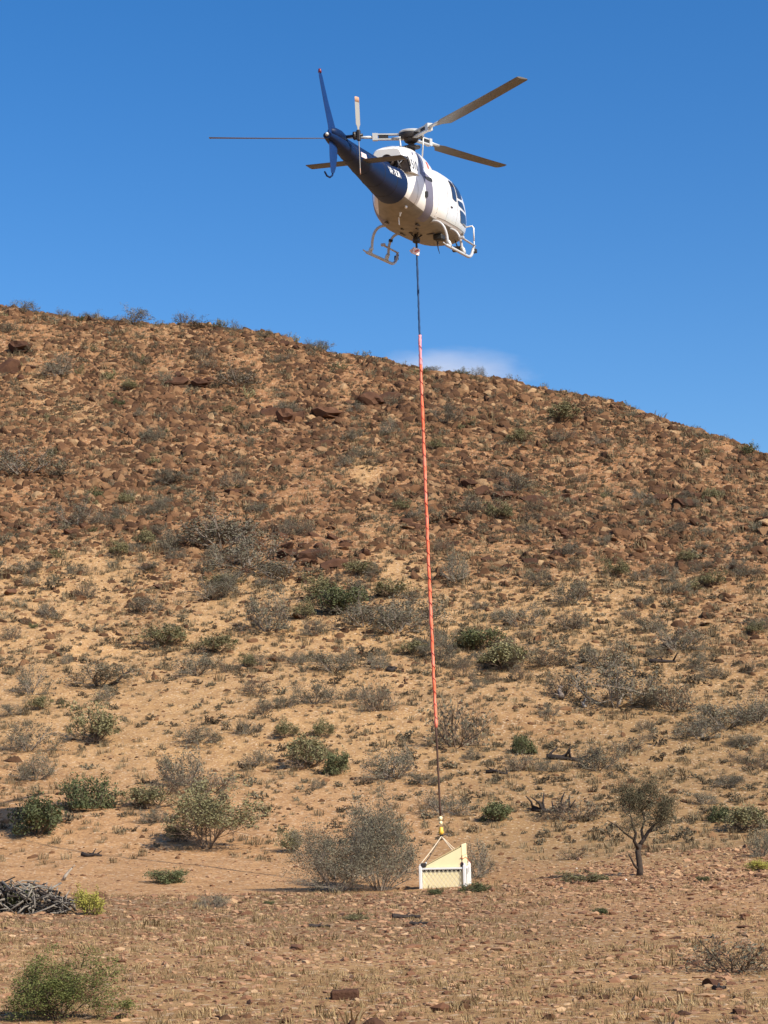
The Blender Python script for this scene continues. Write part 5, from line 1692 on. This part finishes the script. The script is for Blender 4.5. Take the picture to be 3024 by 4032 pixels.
# heap of dead branches at the left edge
g_ = ground_at(70 * S, 1972 * S, 12); k = project(g_)[2] / F * S
r_ = random.Random(3)
heap = empty('branch_heap', tuple(g_)); tag(heap, 'heap of dead grey branches at the left edge of the crest', 'branch heap')
mb = MB(); mb2 = MB()
for i in range(300):
    t_ = r_.uniform(-100, 78)
    hmax = (74 if t_ < 20 else 74 - (t_ - 20) * .85) * k
    p = Vector((t_ * k, r_.uniform(-.6, .6), r_.uniform(.03, max(.05, hmax * .8))))
    d = Vector((r_.uniform(-1, 1), r_.uniform(-1, 1), r_.uniform(-.6, .9))).normalized(); L_ = r_.uniform(.15, .7)
    a = p - d * L_ / 2; b = p + d * L_ / 2; a.z = max(a.z, .01); b.z = min(max(b.z, .01), hmax + .08)
    m_ = (a + b) / 2 + Vector((r_.uniform(-.12, .12), r_.uniform(-.12, .12), r_.uniform(-.10, .14)))
    (mb if i % 3 else mb2).tube([a, m_, b], [.022 * r_.uniform(.5, 1.3), .016, .006], 5)
mb.build('grey_branches', M['paledead'] if False else mat('grey_branch', (.14, .12, .10), .9, noise=.5, nscale=6, col2=(.27, .235, .19)), heap)
mb2.build('dark_branches', M['blackwood'], heap)
put_shrub('green', tuple(ground_at(30 * S, 1970 * S, 12)), 62 * k, 52 * k, 'green leafy shrub growing through the branch heap at the left edge', None)

# ---- named rocks -----------------------------------------------------------------
NR = [
 (745, 2158, 62, 24, 1, 'flat-topped dark red block lying on the foreground near the bottom centre', 12, 'dark'),
 (808, 2222, 70, 48, 1, 'large dark red boulder at the bottom edge of the foreground', 12, 'dark'),
 (760, 2222, 34, 40, 1, 'upright red rock next to the large boulder at the bottom edge', 12, 'dark'),
 (1415, 2030, 14, 14, 1, 'small dark upright stone, left of the pair on the right foreground', 12, 'dark'),
 (1462, 2028, 30, 12, 1, 'flat dark stone, right of the pair on the right foreground', 12, 'dark'),
 (1535, 2128, 46, 30, 1, 'dark red rock cluster below the dead twigs at lower right', 12, 'dark'),
 (1500, 2086, 36, 26, 1, 'dark red rock left of the dead twigs at lower right', 12, 'dark'),
 (1635, 2075, 34, 18, 1, 'dark stone right of the dead twigs at the right edge', 12, 'dark'),
 (1600, 2190, 44, 22, 1, 'dark flat rock in the dry grass at the lower right corner', 12, 'dark'),
 (1475, 2192, 50, 18, 1, 'long dark rock near the bottom right', 12, 'dark'),
 (1260, 2160, 26, 16, 1, 'brown upright rock in the middle of the right foreground', 12, 'rock'),
 (540, 2045, 24, 18, 1, 'red-brown stone on the left foreground flat', 12, 'dark'),
 (1335, 2070, 20, 10, 1, 'brown stone on the centre right foreground', 12, 'rock'),
 (880, 2002, 24, 12, 1, 'dark stone beside the log in front of the crate', 12, 'dark'),
 (925, 2000, 18, 10, 1, 'dark stone right of the log in front of the crate', 12, 'dark'),
 (615, 912, 50, 52, 1, 'tall rust-red outcrop block on the upper left slope', 90, 'dark'),
 (645, 905, 46, 40, 1, 'dark outcrop block at the right of the tall rust-red one', 90, 'dark'),
 (585, 895, 46, 34, 1, 'dark outcrop block at the left of the tall rust-red one', 90, 'dark'),
 (700, 900, 76, 36, 1, 'broad dark grey-brown outcrop on the upper slope left of the sleeve', 90, 'dark'),
 (800, 870, 96, 46, 1, 'broad dark red outcrop near the ridge left of the sleeve', 90, 'dark'),
 (840, 862, 50, 34, 1, 'dark red block at the right end of the broad outcrop near the ridge', 90, 'dark'),
 (620, 1205, 64, 34, 1, 'dark red ledge block above the drainage thickets, leftmost', 80, 'dark'),
 (672, 1208, 70, 38, 1, 'dark red ledge block above the drainage thickets, middle', 80, 'dark'),
 (722, 1225, 60, 40, 1, 'dark red ledge block above the drainage thickets, rightmost', 80, 'dark'),
 (1040, 1065, 56, 34, 1, 'dark ledge block on the upper right slope left of the olive shrub', 80, 'dark'),
 (1085, 1078, 60, 30, 1, 'dark ledge block on the upper right slope below the olive shrub', 80, 'dark'),
 (1010, 1050, 40, 26, 1, 'small dark ledge block on the upper right slope close to the sleeve', 80, 'dark'),
 (1150, 1082, 60, 28, 1, 'dark ledge rock right of the olive shrub on the upper right slope', 80, 'dark'),
 (1480, 1090, 70, 26, 1, 'dark outcrop near the right edge of the upper slope', 80, 'dark'),
 (1420, 1080, 46, 22, 1, 'dark rock left of the outcrop near the right edge of the upper slope', 80, 'dark'),
 (380, 832, 60, 30, 1, 'dark red rocks in the middle of the upper left slope', 90, 'dark'),
 (430, 835, 50, 26, 1, 'brown rock right of the dark red rocks on the upper left slope', 90, 'dark'),
 (20, 862 - 60, 46, 60, 1, 'dark shaded outcrop at the left edge just below the ridge', 100, 'dark'),
 (40, 780 - 20, 60, 40, 1, 'red outcrop block at the left edge of the ridge slope', 100, 'dark'),
 (500, 1066, 40, 18, 1, 'dark rock with a black hollow on the left slope above the thickets', 80, 'dark'),
 (700, 960, 40, 22, 1, 'brown rock on the upper slope below the grey-brown outcrop', 80, 'dark'),
 (1215, 1533, 60, 16, 1, 'flat brown rock below the forked dead stump', 60, 'rock'),
 (580, 738, 24, 16, 1, 'dark block on the ridge line, leftmost of the ridge blocks', 100, 'dark'),
 (612, 746, 26, 18, 1, 'dark block on the ridge line, second of the ridge blocks', 100, 'dark'),
 (640, 752, 26, 16, 1, 'dark squared block on the ridge line, third of the ridge blocks', 100, 'dark'),
 (1290, 866, 22, 12, 1, 'dark block on the falling ridge, nearest right of the small ridge shrub', 100, 'dark'),
 (1340, 884, 26, 14, 1, 'dark blocks on the falling right ridge line', 100, 'dark'),
 (1376, 902, 26, 14, 1, 'dark rocks on the steeper part of the right ridge line', 100, 'dark'),
]
for (u_, v_, w_, h_, _, lab, dmin, kind) in NR:
    g_ = ground_at(u_ * S, min(v_ * S, 4100), dmin)
    if g_ is None:
        d_ = pxdir(u_ * S, v_ * S); tt_ = d_[0] / d_[1]; yy = np.interp(tt_, _T, _DC) - .3
        g_ = np.array([tt_ * yy, yy, float(H(tt_ * yy, yy))])
    k = project(g_)[2] / F * S
    me = (drock_meshes if kind == 'dark' else rock_meshes)[rng.integers(0, 8)]
    if 'flat-topped' in lab:
        mb = MB(); mb.box((0, 0, h_ * k / 2), (w_ * k, .16, h_ * k), Matrix.Rotation(radians(-2), 3, 'Y'), bev=.02)
        mb.box((w_ * k * .2, .03, h_ * k * .95), (w_ * k * .5, .11, h_ * k * .22), bev=.012)
        me2 = mb.mesh('block'); o = link('rock', me2, M['darkrock']); o.location = tuple(g_ - np.array([0, 0, .02])); tag(o, lab, 'rock'); continue
    place('rock', me, tuple(g_ + np.array([0, 0, -.05 * h_ * k])), rng.uniform(-.4, .4), (w_ * k * .58, max(w_, h_) * k * .45, h_ * k * .95), lab, 'rock', None, .15)

OC = [(615, 900, 60, 34, 'rust-red outcrop on the upper left slope'), (800, 862, 60, 30, 'broad outcrop near the ridge'), (670, 1200, 80, 30, 'ledge above the drainage thickets'), (1070, 1062, 80, 26, 'dark ledge on the upper right slope'),
      (1470, 1082, 70, 18, 'outcrop near the right edge of the upper slope'), (400, 826, 60, 22, 'dark rocks of the upper left slope'), (1240, 1085, 90, 20, 'low dark band of rock on the right slope'), (30, 780, 40, 40, 'outcrop at the left end of the ridge')]
for (cu, cv, ru, rv, nm_) in OC:
    for _ in range(11):
        u_ = cu + rng.normal() * ru * .6; v_ = cv + rng.normal() * rv * .6
        g_ = ground_at(u_ * S, v_ * S, 80)
        if g_ is None: continue
        s_ = rng.uniform(.22, .5)
        place('rock', drock_meshes[rng.integers(0, 8)], tuple(g_ - np.array([0, 0, .05])), rng.uniform(0, 6.28), (s_ * rng.uniform(.9, 1.5), s_, s_ * rng.uniform(.9, 1.5)),
              'angular dark boulder forming part of the ' + nm_, 'rock', 'boulders of the ' + nm_, .2)

print('faces', sum(len(o.data.polygons) for o in bpy.data.objects if o.type == 'MESH'))
